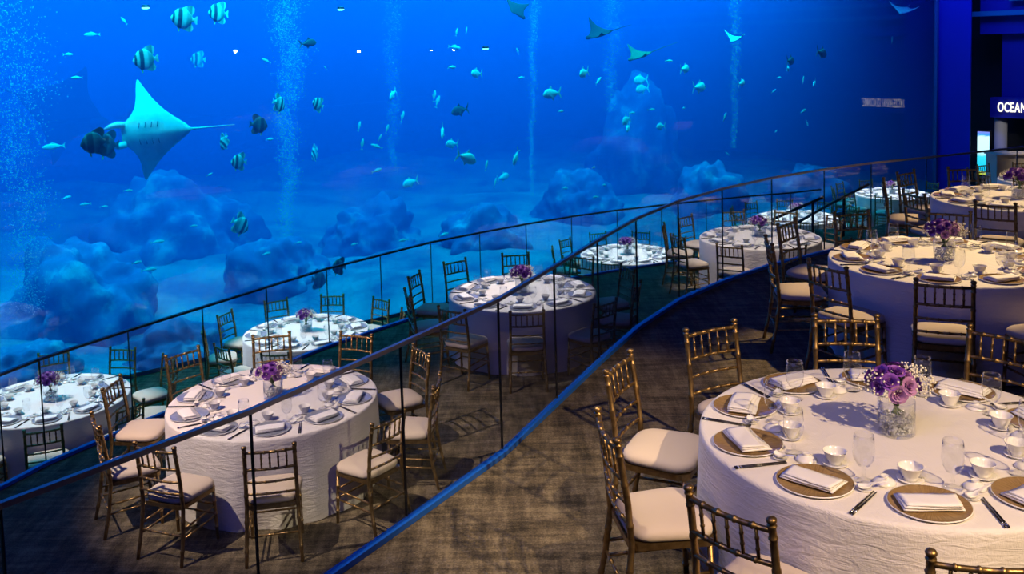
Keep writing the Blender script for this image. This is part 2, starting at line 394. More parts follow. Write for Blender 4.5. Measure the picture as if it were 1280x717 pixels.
def napkin_mesh(v):
    bm = bmesh.new(); rnd = random.Random(v)
    for k, (dx, dy, sx, sy) in enumerate(((0, -.004, .118, .070), (.002, .004, .114, .062), (-.002, .010, .110, .052))):
        z0 = .0002+k*.0085; nx, ny = 14, 6; top = []; bot = []
        for i in range(nx+1):
            u = i/nx*2-1; tr, br = [], []
            for j in range(ny+1):
                w = j/ny*2-1; x = dx+u*sx*(1-.02*k*w); y = dy+w*sy+.004*math.sin(u*2+k)
                e = max(0, abs(w)-.7)/.3; dz = .0075*(1-.35*e*e)+.0012*math.sin(u*5+k*2+w*3)
                dr = -.004*max(0, abs(u)-.75)*0
                tr.append(bm.verts.new((x, y, z0+dz+dr))); br.append(bm.verts.new((x*.995, y*.99, z0+.0006)))
            top.append(tr); bot.append(br)
        for i in range(nx):
            for j in range(ny):
                bm.faces.new((top[i][j], top[i+1][j], top[i+1][j+1], top[i][j+1])); bm.faces.new((bot[i][j], bot[i][j+1], bot[i+1][j+1], bot[i+1][j]))
        for i in range(nx): bm.faces.new((top[i][0], bot[i][0], bot[i+1][0], top[i+1][0])); bm.faces.new((top[i][ny], top[i+1][ny], bot[i+1][ny], bot[i][ny]))
        for j in range(ny): bm.faces.new((top[0][j], top[0][j+1], bot[0][j+1], bot[0][j])); bm.faces.new((top[nx][j], bot[nx][j], bot[nx][j+1], top[nx][j+1]))
    return mesh('folded_napkin', bm, napkin_m)
ME['napkin'] = [napkin_mesh(i) for i in range(3)]
def chop_mesh():
    bm = bmesh.new(); tube(bm, [(-.12, 0, .0045), (0, 0, .0042), (.12, 0, .0038)], [.0045, .0040, .0028], 6); return mesh('chopstick', bm, chop_m)
ME['chopstick'] = chop_mesh()
bm = bmesh.new(); tube(bm, [(-.108, 0, .0045), (-.100, 0, .0045)], .0050, 6); tube(bm, [(-.094, 0, .0044), (-.090, 0, .0044)], .0050, 6); ME['silver_band'] = mesh('silver_band', bm, silver)

# flowers
def rose_mesh(m, seed):
    rnd = random.Random(seed); bm = bmesh.new()
    for ring, (n, r, hgt, lean) in enumerate(((3, .006, .020, .05), (4, .011, .022, .2), (5, .017, .021, .5), (6, .023, .017, .9))):
        for k in range(n):
            a0 = 2*PI*k/n+ring*.7+rnd.uniform(-.15, .15); wa = 2*PI/n*.72
            g = []
            for i in range(5):
                t = i/4; row = []
                for j in range(5):
                    s = j/4*2-1; a = a0+s*wa*(.6+.4*math.sin(PI*min(1, t*.8+.2)))
                    rr = r*(.35+.65*t**.7)+lean*.012*t*t; z = hgt*t*(1-.12*s*s)-lean*.006*t*t*t+rnd.uniform(-.0006, .0006)
                    row.append(bm.verts.new((rr*math.cos(a), rr*math.sin(a), z)))
                g.append(row)
            for i in range(4):
                for j in range(4): bm.faces.new((g[i][j], g[i][j+1], g[i+1][j+1], g[i+1][j]))
    lathe(bm, [(0, -.008), (.006, -.006), (.010, .002), (.004, .008), (0, .009)], 8)
    return mesh('purple_flower', bm, m)
ROSE = [rose_mesh(purple, 1), rose_mesh(purple, 2), rose_mesh(mauve, 3)]
def sprig_mesh(seed, n, cx, cy, cz, sx, sy, sz, base):
    rnd = random.Random(seed); it = []
    for k in range(n):
        a = rnd.uniform(0, 2*PI); q = rnd.random()**.4; e = math.acos(rnd.uniform(-.55, 1))
        p = Vector((cx+sx*q*math.sin(e)*math.cos(a), cy+sy*q*math.sin(e)*math.sin(a), cz+sz*q*math.cos(e)))
        it.append((p, rnd.uniform(.004, .0072)))
    return balls('white_sprays', it, white_fl)
def stems_mesh(seed, n, rx):
    rnd = random.Random(seed); bm = bmesh.new()
    for k in range(n):
        a = rnd.uniform(0, 2*PI); r0 = rnd.uniform(.0, .035); r1 = rnd.uniform(.02, rx)
        p0 = Vector((r0*math.cos(a+2.5), r0*math.sin(a+2.5), .099)); p1 = Vector((r0*.5*math.cos(a), r0*.5*math.sin(a), .14)); p2 = Vector((r1*math.cos(a), r1*math.sin(a), rnd.uniform(.21, .27)))
        tube(bm, [p0, p1, p2], [.0028, .0024, .0016], 5)
        d = (p2-p1).normalized(); b = p1.lerp(p2, .6); s = d.cross(Vector((0, 0, 1))).normalized()*.012; t = b+d*.05
        up = Vector((0, 0, .002)); v = [bm.verts.new(x) for x in (b, b+d*.022+s, t, b+d*.022-s, b+d*.022+up*3)]
        bm.faces.new((v[0], v[1], v[4])); bm.faces.new((v[1], v[2], v[4])); bm.faces.new((v[2], v[3], v[4])); bm.faces.new((v[3], v[0], v[4]))
    for k in range(5):
        a = rnd.uniform(0, 2*PI); tube(bm, [(.02*math.cos(a), .02*math.sin(a), .22), (.03*math.cos(a), .03*math.sin(a), .27+rnd.uniform(0, .03))], [.004, .0015], 5)
    return mesh('stems_and_leaves', bm, leaf_m)
def crystals_mesh(seed):
    rnd = random.Random(seed); it = []
    for k in range(260):
        a = rnd.uniform(0, 2*PI); r = .072*math.sqrt(rnd.random()); z = rnd.uniform(.014, .088)
        it.append(((r*math.cos(a), r*math.sin(a), z), rnd.uniform(.004, .0075)))
    return balls('crystals', it, crystal_m, False)
ME['vase'] = lathe_mesh('glass_vase', [(0, .0005), (.080, .0005), (.0835, .003), (.084, .012), (.084, .160), (.081, .1605), (.081, .013), (.078, .011), (0, .011)], vase_m, 40)
ME['crystals'] = crystals_mesh(4)
def make_bouquet(kind, seed):
    rnd = random.Random(seed); root = empty('flower_bouquet', (0, 0, 0))
    part('stems_and_leaves', stems_mesh(seed, 22, .075), root)
    nf = {'mix': 14, 'dense': 20}[kind]; cx = -.020; R = .100 if kind == 'mix' else .112
    for k in range(nf):
        ph = k*2.39996+seed; e = math.acos(1-(k+.5)/nf*(1.12)); q = R*rnd.uniform(.88, 1.06)
        d = Vector((math.sin(e)*math.cos(ph), math.sin(e)*math.sin(ph), math.cos(e)))
        f = part('purple_flower', ROSE[2 if (k % 5 == 3 and e > .7) else k % 2], root)
        f.location = Vector((cx, 0, .232))+Vector((d.x*q, d.y*q, d.z*q*.72)); f.rotation_euler = d.to_track_quat('Z', 'Y').to_euler(); s = rnd.uniform(1.05, 1.4); f.scale = (s, s, s)
    part('white_sprays', sprig_mesh(seed, 300, .070, .0, .238, .115, .115, .090, 0), root, kind='stuff')
    part('white_sprays', sprig_mesh(seed+9, 190, -.075, 0, .232, .105, .115, .085, 0), root, kind='stuff')
    return root

# ------------------------------------------------------------------ tables
TABLES = {  # level, x, y, phase of the ten places, name used in labels
 'T1': (A, 1.77, 4.41, 8, 'nearest upper table'),
 'T2': (A, 3.53, 7.83, 29, 'second upper table'),
 'T3': (A, 5.62, 10.62, 16, 'third upper table'),
 'B1': (B, -2.18, 8.33, 32, 'nearest middle table'),
 'B2': (B, .07, 11.75, 20, 'second middle table'),
 'B3': (B, 3.75, 14.60, 22, 'third middle table'),
 'B4': (B, 10.85, 19.45, 10, 'far middle table'),
 'C1': (C, -5.69, 11.42, 6, 'leftmost lower table'),
 'C2': (C, -3.11, 13.92, 14, 'second lower table'),
 'C3': (C, 2.17, 18.44, 0, 'third lower table'),
 'C4': (C, 6.42, 21.73, 12, 'fourth lower table'),
 'C5': (C, 9.72, 24.56, 25, 'fifth lower table'),
}
CLOTHL = {
 'T1': 'crinkled white tablecloth on the nearest upper table, the largest in view',
 'T2': 'white tablecloth with a shaded grey front, on the second upper table under yellow light',
 'T3': 'tablecloth with a dark blue front on the third upper table, at the balustrade end',
 'B1': 'white floor-length tablecloth on the nearest middle table, behind the long handrail',
 'B2': 'white tablecloth with a deep blue shaded skirt on the second middle table',
 'B3': 'white tablecloth on the third middle table, behind the far bend of the balustrade',
 'B4': 'pale tablecloth on the far middle table, in front of the cream counter',
 'C1': 'white tablecloth on the leftmost lower table, cut by the picture edge',
 'C2': 'white tablecloth on the second lower table, close to the aquarium base',
 'C3': 'brightly lit white tablecloth on the third lower table, behind the balustrade joints',
 'C4': 'white tablecloth on the fourth lower table, behind the stair handrails',
 'C5': 'white tablecloth on the fifth lower table, beyond the top of the stair',
}
FLOWL = {
 'T1': ('mix', 'purple and white bouquet with green buds on the nearest upper table'),
 'T2': ('dense', 'dense dark purple bouquet with white sprays on the second upper table'),
 'T3': ('dense', 'wide low purple bouquet over white sprays on the third upper table'),
 'B1': ('mix', 'loose purple and white bouquet on the nearest middle table'),
 'B2': ('dense', 'compact dark purple bouquet on the second middle table'),
 'B3': ('mix', 'pale mauve and white bouquet on the third middle table'),
 'B4': ('mix', 'small purple bouquet on the far middle table'),
 'C1': ('dense', 'rounded mauve blue bouquet on the leftmost lower table'),
 'C2': ('mix', 'mauve bouquet with white sprays on the second lower table'),
 'C3': ('dense', 'mauve bouquet on the third lower table close to the glass'),
 'C4': ('mix', 'small bouquet on the fourth lower table behind the handrails'),
 'C5': ('mix', 'small bouquet on the fifth lower table past the stair'),
}
ORD = ['front', 'first', 'second', 'third', 'fourth', 'fifth', 'sixth', 'seventh', 'eighth', 'ninth']
def place_name(k): return 'at the front place' if k == 0 else '%s place clockwise from the front' % ORD[k]
chair0 = make_chair(); used = {'chair': False}
def first(kind): 
    f = not used.get(kind); used[kind] = True; return f
table0 = make_table()
def in_frame(p, m=190):
    X, Y = proj(p); return -m < X < 1280+m and -m < Y < 717+m
SKIP_CHAIR = set()
CHAIR_SHIFT = {}
charger0 = empty('charger_plate', (0, 0, 0)); part('plate', ME['charger'], charger0); part('rim', ME['rim'], charger0, label='white rim edge'); part('centre_disc', ME['centre_disc'], charger0, label='white round centre')
ME['charger_reflect_tint'] = ME['charger'].copy(); ME['charger_reflect_tint'].materials.clear(); ME['charger_reflect_tint'].materials.append(reflect_tint_plate)
charger1 = empty('charger_plate', (0, 0, 0)); part('plate', ME['charger_reflect_tint'], charger1); part('rim', ME['rim'], charger1, label='white rim edge'); part('centre_disc', ME['centre_disc'], charger1, label='white round centre')
chop0 = empty('chopstick', (0, 0, 0)); part('stick', ME['chopstick'], chop0); part('silver_band', ME['silver_band'], chop0, label='silver bands near the thick end')
def spawn(src, kind, loc, rz, **p):
    if first(kind):
        src.location = loc; src.rotation_euler = (0, 0, rz)
        for k, v in p.items(): src[k] = v
        return src
    return copytree(src, loc, rz, **p)
BOUQ = {}
for key, (lv, cx, cy, phase, tn) in TABLES.items():
    rnd = random.Random(key)
    t = spawn(table0, 'table', (cx, cy, lv), 0, label='round pedestal banquet table under the cloth, %s' % tn, category='table', group='round banquet tables')
    obj('tablecloth', cloth_mesh(hash(key) % 97 if False else sum(map(ord, key)), 200 if key in ('T1', 'B1') else 140), None, (cx, cy, lv), (0, 0, rnd.random()*6), label=CLOTHL[key], category='tablecloth', group='white tablecloths')
    ph0 = math.degrees(math.atan2(-cy, -cx)) % 360
    phs = [(phase+36*i) % 360 for i in range(10)]
    phs.sort(key=lambda p: abs((p-ph0+180) % 360-180)); f0 = phs[0]
    zt = lv+.7512
    # vase and bouquet
    vz = obj('flower_vase', None, None, (cx, cy, zt), None, label='clear glass vase with crystals, centre of the %s' % tn, category='vase', group='glass vases'); vz.empty_display_size = .1
    part('glass', ME['vase'], vz); part('crystals', ME['crystals'], vz, kind='stuff', label='clear crystals')
    kd, fl = FLOWL[key]
    b = make_bouquet(kd, 3+sum(map(ord, key)) % 50); b.location = (cx, cy, zt); b.rotation_euler = (0, 0, rnd.uniform(-.5, .5)); b['label'] = fl; b['category'] = 'flowers'; b['group'] = 'purple and white bouquets'
    if key in ('C3', 'C4', 'C5', 'B3', 'T3'): b.scale = (1.15, 1.15, 1.0)
    for k in range(10):
        phi = math.radians(f0-36*k); er = Vector((math.cos(phi), math.sin(phi), 0)); et = Vector((-er.y, er.x, 0)); ctr = Vector((cx, cy, 0))
        P = lambda r, q, z=0: Vector((cx, cy, zt+z))+er*r+et*q
        pl = place_name(k)
        def lab(what): return '%s, %s, %s' % (what, pl, tn)
        # chair
        j = 0.0 if key == 'T1' else 1.0
        cj = rnd.uniform(-.03, .03)*j; rc = {'T': 1.15, 'B': 1.20, 'C': 1.20}[key[0]]+rnd.uniform(-.01, .03)*j
        loc = ctr+er*rc+et*cj; loc.z = lv
        if (in_frame(loc+Vector((0, 0, .45))) or in_frame(loc+er*.22+Vector((0, 0, .9)))) and (key, k) not in SKIP_CHAIR:
            spawn(chair0, 'chair', loc, phi-PI/2+rnd.uniform(-.06, .06)*(.5+.5*j), label=lab('gold bamboo-style chair with cream cushion'), category='chair', group='gold banquet chairs')
        if not in_frame(P(.73, 0), 190): continue
        rz = phi+PI/2     # local x along et (to the guest's right), local y towards the centre
        jr = rnd.uniform(-.10, .10)
        up = key[0] == 'T'
        spawn(charger0 if up else charger1, 'charger' if up else 'charger_reflect_tint', P(.722, -.025), rz+rnd.random()*6, label=lab('round %s charger plate with white rim' % ('wood-grain' if up else 'reflection-tinted')), category='plate', group='wood-grain charger plates' if up else 'reflection-tinted charger plates')
        obj('folded_napkin', ME['napkin'][k % 3], None, P(.730, -.028, .0125), (0, 0, rz+PI+jr), label=lab('folded white napkin lying on its charger'), category='napkin', group='white napkins')
        obj('saucer', ME['saucer'], None, P(.503, -.048), None, label=lab('small white saucer under a tea cup'), category='saucer', group='white saucers')
        obj('tea_cup', ME['tea_cup'], None, P(.503, -.048, .0042), None, label=lab('white flared tea cup on its saucer'), category='cup', group='white tea cups')
        obj('cup_lid', ME['cup_lid'], None, P(.545+rnd.uniform(-.012, .008), -.160, .0002), None, label=lab('white knobbed lid beside its tea cup'), category='lid', group='white cup lids')
        obj('wine_goblet', ME['goblet'], None, P(.555+rnd.uniform(-.012, .012), .108+rnd.uniform(-.01, .01)), None, label=lab('clear stemmed goblet'), category='glass', group='clear goblets')
        obj('spoon_dish', ME['spoon_dish'], None, P(.642, .156), None, label=lab('tiny white sauce dish'), category='dish', group='white sauce dishes')
        obj('soup_spoon', ME['soup_spoon'], None, P(.642, .156, .0033), (0, 0, rz+.5+rnd.uniform(-.25, .25)), label=lab('white china soup spoon in its dish'), category='spoon', group='white soup spoons')
        ca = rnd.uniform(-.10, .10)
        for s, w in ((0, 'inner'), (1, 'outer')):
            spawn(chop0, 'chop', P(.755, .200+.0125*s), phi+PI+ca, label=lab('%s dark chopstick of a pair' % w), category='chopstick', group='dark chopsticks')

# ------------------------------------------------------------------ aquarium
UR = 16.24   # window's end measured along TU from P0
UL = -17.0
def WP(u, n=0, z=0): q = P0+TU*u+TN*n; q.z = z; return q
def tank_quad(name, pts, m, thick=None, **props):
    bm = bmesh.new(); vs = [bm.verts.new(p) for p in pts]; f = bm.faces.new(vs)
    if thick:
        r = bmesh.ops.extrude_face_region(bm, geom=[f]); bmesh.ops.translate(bm, verts=[v for v in r['geom'] if isinstance(v, bmesh.types.BMVert)], vec=thick)
    return obj(name, mesh(name, bm, m, False), **props)
ZT = 9.0
w_in = .03
tank_quad('window_1', [WP(UL, .0, -.3), WP(UR, .0, -.3), WP(UR, .0, ZT), WP(UL, .0, ZT)], acrylic, TN*w_in, kind='structure')
trim_m = mat('window_trim', (.03, .12, .30), .5)
tank_quad('trim_1', [WP(UR, -.06, C), WP(UR+.10, -.06, C), WP(UR+.10, -.06, ZT), WP(UR, -.06, ZT)], trim_m, TN*.10, kind='structure')
tank_quad('trim_2', [WP(UL, -.03, C), WP(UR, -.03, C), WP(UR, -.03, C+.06), WP(UL, -.03, C+.06)], trim_m, TN*.025, kind='structure')
ND = 20.0
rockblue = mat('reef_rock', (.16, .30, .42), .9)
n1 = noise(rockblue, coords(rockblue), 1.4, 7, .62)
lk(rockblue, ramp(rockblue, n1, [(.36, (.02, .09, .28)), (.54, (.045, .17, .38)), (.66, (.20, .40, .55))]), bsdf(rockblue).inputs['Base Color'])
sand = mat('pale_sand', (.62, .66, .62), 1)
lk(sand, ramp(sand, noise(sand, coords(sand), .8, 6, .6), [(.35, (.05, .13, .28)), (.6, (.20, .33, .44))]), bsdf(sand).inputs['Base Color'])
wallb = mat('tank_wall', (.03, .12, .42), .9)
tank_quad('wall_tank_back', [WP(UL-14, ND, -1.5), WP(UR+6, ND, -1.5), WP(UR+6, ND, ZT+1), WP(UL-14, ND, ZT+1)], wallb, TN*.3, kind='structure')
tank_quad('wall_tank_right', [WP(UR+4.5, .6, -1.5), WP(UR+4.5, ND, -1.5), WP(UR+4.5, ND, ZT+1), WP(UR+4.5, .6, ZT+1)], wallb, TU*.3, kind='structure')
# sand bed, gently rolling
bm = bmesh.new(); nu, nn = 90, 50; g = []
for i in range(nu+1):
    row = []
    for j in range(nn+1):
        u = UL-13+(UR+4.5-UL+13)*i/nu; n = w_in+.03+(ND-.2)*j/nn
        z = -.55+.05*n+.22*math.sin(u*.55+1)*math.sin(n*.6)+.10*math.sin(u*1.7+n)+(.9 if u < -9 else 0)*max(0, min(1, (-9-u)/4))*min(1, n/4)
        z = min(z, -.12) if n < .8 else z
        row.append(bm.verts.new(WP(u, n, z)))
    g.append(row)
for i in range(nu):
    for j in range(nn): bm.faces.new((g[i][j], g[i+1][j], g[i+1][j+1], g[i][j+1]))
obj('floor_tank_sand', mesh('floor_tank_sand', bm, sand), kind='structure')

from mathutils import noise as MN
def rock(name, X, Y, extra, sx, sy, sz, seed, label, zb=-.5):
    c = on_window(X, Y, extra); c.z = zb
    bm = bmesh.new(); bmesh.ops.create_icosphere(bm, subdivisions=5, radius=1)
    off = Vector((seed*3.1, seed*1.7, seed))
    for v in bm.verts:
        d = v.co.copy(); r = 1+.35*MN.fractal(d*1.3+off, 1, 2, 5)+.10*MN.noise(d*6+off)
        v.co = Vector((d.x*sx, d.y*sy, max(-.05, d.z)*sz))*r
    ang = math.atan2(TU.y, TU.x)
    return obj(name, mesh(name, bm, rockblue), None, c, (0, 0, ang), label=label, category='rock', group='rocks in the aquarium')
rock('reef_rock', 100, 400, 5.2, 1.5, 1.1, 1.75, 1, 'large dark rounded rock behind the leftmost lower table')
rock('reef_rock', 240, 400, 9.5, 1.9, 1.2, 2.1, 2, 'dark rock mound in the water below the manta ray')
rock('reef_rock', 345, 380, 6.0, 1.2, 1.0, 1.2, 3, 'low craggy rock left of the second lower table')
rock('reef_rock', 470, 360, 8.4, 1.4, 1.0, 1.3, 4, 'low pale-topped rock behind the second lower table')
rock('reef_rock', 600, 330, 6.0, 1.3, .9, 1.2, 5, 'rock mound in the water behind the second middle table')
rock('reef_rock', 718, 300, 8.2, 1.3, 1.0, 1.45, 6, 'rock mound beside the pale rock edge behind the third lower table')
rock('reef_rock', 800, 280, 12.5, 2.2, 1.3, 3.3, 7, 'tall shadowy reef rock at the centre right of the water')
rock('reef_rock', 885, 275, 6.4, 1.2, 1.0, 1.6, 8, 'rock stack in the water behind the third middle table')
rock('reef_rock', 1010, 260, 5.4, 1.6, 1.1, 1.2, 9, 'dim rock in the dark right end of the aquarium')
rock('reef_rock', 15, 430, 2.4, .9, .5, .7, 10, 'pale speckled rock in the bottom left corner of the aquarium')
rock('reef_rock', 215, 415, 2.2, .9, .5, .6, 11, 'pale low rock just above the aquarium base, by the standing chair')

# water volume
water = bpy.data.materials.new('aquarium_water'); water.use_nodes = True; water.node_tree.nodes.clear()
wo = nd(water, 'ShaderNodeOutputMaterial'); vs = nd(water, 'ShaderNodeVolumeScatter'); va = nd(water, 'ShaderNodeVolumeAbsorption'); ad = nd(water, 'ShaderNodeAddShader')
SIG_S = (.000, .0190, .105); SIG_A = (.50, .100, .004)
ds = max(SIG_S); vs.inputs['Density'].default_value = ds; vs.inputs['Color'].default_value = (*[s/ds for s in SIG_S], 1)
da = max(SIG_A); va.inputs['Density'].default_value = da; va.inputs['Color'].default_value = (*[1-s/da for s in SIG_A], 1)
lk(water, vs.outputs[0], ad.inputs[0]); lk(water, va.outputs[0], ad.inputs[1]); lk(water, ad.outputs[0], wo.inputs['Volume'])
tank_quad('aquarium_water', [WP(UL-12, w_in+.02, -.9), WP(UR+4.3, w_in+.02, -.9), WP(UR+4.3, w_in+.02, ZT-.2), WP(UL-12, w_in+.02, ZT-.2)], water, TN*(ND-.3), kind='stuff', label='deep blue water filling the aquarium', category='water')

def area(name, loc, rot, sx, sy, e, col, spread=180):
    l = bpy.data.lights.new(name, 'AREA'); l.shape = 'RECTANGLE'; l.size = sx; l.size_y = sy; l.energy = e; l.color = col
    o = bpy.data.objects.new(name, l); COL.objects.link(o); o.location = loc; o.rotation_euler = rot; l.spread = math.radians(spread); return o
ang = math.atan2(TU.y, TU.x)
TANKC = (.02, .92, 1.0)
area('tank_light', WP(-3.8, 9.7, ZT-.4), (0, 0, ang), 35.0, 18, 9300, TANKC, 104)
area('tank_front_light', WP(-4, .5, ZT-.5), (math.radians(48), 0, ang), 34, .7, 3500, (.02, .92, 1.0), 140)

# ------------------------------------------------------------------ fish
def fish_body(name, prof, wid, m, nseg=14):
    """prof: (x, top z, bottom z), nose at +x; wid: half width as share of half height"""
    bm = bmesh.new(); rows = []
    for x, zt, zb in prof:
        c, h = (zt+zb)/2, (zt-zb)/2
        w = wid*math.sin(PI*min(1, max(.03, (x+.52)/1.04)))**.6
        w = min(w, h*.9+.004)
        rows.append([bm.verts.new((x, w*math.cos(2*PI*k/nseg), c+h*math.sin(2*PI*k/nseg))) for k in range(nseg)])
    for a, b in zip(rows, rows[1:]):
        for k in range(nseg): bm.faces.new((a[k], a[(k+1) % nseg], b[(k+1) % nseg], b[k]))
    bm.faces.new(rows[0][::-1]); bm.faces.new(rows[-1])
    return mesh(name, bm, m)
def fin(name, pts, m, th=.010, y=0, splay=0):
    bm = bmesh.new()
    a = [bm.verts.new((x, y+splay*abs(z-pts[0][1])+th/2, z)) for x, z in pts]; b = [bm.verts.new((x, y+splay*abs(z-pts[0][1])-th/2, z)) for x, z in pts]
    bm.faces.new(a); bm.faces.new(b[::-1])
    for i in range(len(pts)): j = (i+1) % len(pts); bm.faces.new((a[j], a[i], b[i], b[j]))
    return mesh(name, bm, m, False)
def fishmat(name, base, stripes=None, belly=None):
    m = mat(name, base, .6, Specular_IOR_Level=.2)
    t = nd(m, 'ShaderNodeTexCoord'); s = nd(m, 'ShaderNodeSeparateXYZ'); lk(m, t.outputs['Object'], s.inputs[0])
    if stripes:
        x = mixf(m, 'ADD', s.outputs[0], .5); lk(m, ramp(m, x, stripes), bsdf(m).inputs['Base Color'])
    elif belly:
        z = mixf(m, 'ADD', s.outputs[2], .5); lk(m, ramp(m, z, [(.38, belly), (.58, base)]), bsdf(m).inputs['Base Color'])
    return m
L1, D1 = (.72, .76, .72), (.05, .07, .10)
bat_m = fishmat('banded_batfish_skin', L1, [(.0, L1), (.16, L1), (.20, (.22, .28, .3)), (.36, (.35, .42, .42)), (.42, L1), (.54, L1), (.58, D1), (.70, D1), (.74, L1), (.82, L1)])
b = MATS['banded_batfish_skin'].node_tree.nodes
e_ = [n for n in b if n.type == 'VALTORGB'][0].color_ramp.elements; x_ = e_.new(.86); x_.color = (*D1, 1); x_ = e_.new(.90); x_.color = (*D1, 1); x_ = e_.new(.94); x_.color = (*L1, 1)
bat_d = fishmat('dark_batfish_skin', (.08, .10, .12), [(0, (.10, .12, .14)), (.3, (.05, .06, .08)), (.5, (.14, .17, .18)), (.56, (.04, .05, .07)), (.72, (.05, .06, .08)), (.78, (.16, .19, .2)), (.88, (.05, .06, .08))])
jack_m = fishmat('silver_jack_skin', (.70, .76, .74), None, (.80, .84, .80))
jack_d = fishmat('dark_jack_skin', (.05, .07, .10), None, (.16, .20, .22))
slim_m = fishmat('pale_fish_skin', (.55, .62, .62), None, (.72, .76, .74))
eye_m = mat('fish_eye', (.01, .01, .01), .1)
fin_y = mat('pale_yellow_fin', (.8, .8, .35), .5)
BATP = [(-.42, .05, -.05), (-.36, .08, -.08), (-.28, .20, -.20), (-.15, .33, -.33), (0, .39, -.39), (.14, .38, -.38), (.26, .31, -.31), (.36, .19, -.22), (.43, .07, -.13), (.47, .0, -.07)]
JACKP = [(-.36, .022, -.022), (-.30, .035, -.035), (-.18, .09, -.09), (-.04, .155, -.15), (.12, .20, -.185), (.26, .195, -.18), (.38, .14, -.14), (.46, .06, -.09), (.49, .01, -.05)]
SLIMP = [(-.38, .018, -.018), (-.30, .035, -.035), (-.15, .085, -.085), (.02, .12, -.125), (.18, .125, -.13), (.32, .10, -.105), (.43, .055, -.065), (.49, .01, -.02)]
def proto(kind, m, full=True):
    P = {'bat': BATP, 'jack': JACKP, 'slim': SLIMP}[kind]; name = {'bat': 'batfish', 'jack': 'jack_fish', 'slim': 'small_fish'}[kind]
    r = empty(name, (0, 0, -60))
    part('body', fish_body('body', P, {'bat': .075, 'jack': .085, 'slim': .075}[kind], m), r)
    if kind == 'bat':
        part('tail_fin', fin('tail_fin', [(-.40, .05), (-.52, .16), (-.56, .14), (-.54, 0), (-.56, -.14), (-.52, -.16), (-.40, -.05)], m), r)
        part('dorsal_fin', fin('dorsal_fin', [(.10, .36), (-.05, .37), (-.20, .30), (-.33, .14), (-.42, .30), (-.40, .44), (-.28, .52), (-.10, .46)], m), r)
        part('anal_fin', fin('anal_fin', [(.02, -.37), (-.20, -.30), (-.33, -.14), (-.42, -.30), (-.38, -.42), (-.26, -.46), (-.08, -.42)], m), r)
        if full: part('pelvic_fin', fin('pelvic_fin', [(.20, -.33), (.12, -.36), (.10, -.48), (.15, -.50)], fin_y), r, label='pale yellow fin')
        if full: part('pectoral_fin', fin('pectoral_fin', [(.24, -.04), (.12, .03), (.06, -.02), (.10, -.10)], m, .008, .085), r)
    elif kind == 'jack':
        part('tail_fin', fin('tail_fin', [(-.34, .02), (-.44, .14), (-.53, .25), (-.50, .10), (-.43, 0), (-.50, -.10), (-.53, -.25), (-.44, -.14), (-.34, -.02)], m), r)
        part('dorsal_fin', fin('dorsal_fin', [(.16, .19), (.04, .30), (-.02, .19), (-.18, .12), (-.30, .05), (-.28, .02), (-.04, .14)], m), r)
        part('anal_fin', fin('anal_fin', [(.06, -.17), (-.05, -.27), (-.09, -.17), (-.20, -.11), (-.30, -.05), (-.28, -.02), (-.05, -.13)], m), r)
        if full: part('pectoral_fin', fin('pectoral_fin', [(.22, -.02), (.10, -.04), (-.02, -.16), (.12, -.12)], m, .008, .088), r)
    else:
        part('tail_fin', fin('tail_fin', [(-.36, .02), (-.50, .13), (-.46, 0), (-.50, -.13), (-.36, -.02)], m), r)
        part('dorsal_fin', fin('dorsal_fin', [(.15, .12), (.06, .19), (-.10, .13), (-.22, .06), (-.05, .09)], m), r)
    if full and kind != 'slim':
        for s in (-1, 1):
            bm = bmesh.new(); bmesh.ops.create_uvsphere(bm, u_segments=8, v_segments=6, radius=.020, matrix=Matrix.Translation((.37 if kind == 'jack' else .36, s*(.055 if kind == 'jack' else .048), .02)))
            part('eye', mesh('eye', bm, eye_m), r)
    return r
PROTO = {'bat': proto('bat', bat_m), 'batd': proto('bat', bat_d), 'jack': proto('jack', jack_m), 'jackd': proto('jack', jack_d), 'slim': proto('slim', slim_m)}
used_p = set()
def fish(kind, X, Y, Lpx, d, extra, pitch, yaw, label, group):
    """d: +1 swims to the right of the picture, -1 to the left"""
    p = on_window(X, Y, extra, w_in); L = Lpx*(p-EYEV).length/FPX/max(.25, abs(math.cos(yaw)))
    src = PROTO[kind]
    if kind in used_p:
        o = copytree(src, p, 0)
    else:
        o = src; used_p.add(kind)
    fwd = (TU*d).normalized(); fwd = Matrix.Rotation(yaw, 3, 'Z') @ fwd
    fwd = (fwd*math.cos(pitch)+Vector((0, 0, math.sin(pitch)))).normalized()
    side = Vector((0, 0, 1)).cross(fwd).normalized(); up = fwd.cross(side)
    M = Matrix((fwd, side, up)).transposed().to_4x4(); o.rotation_euler = M.to_euler(); o.location = p; o.scale = (L, L, L)
    o['label'] = label; o['category'] = 'fish'; o['group'] = group
    return o
BG = 'banded batfish'
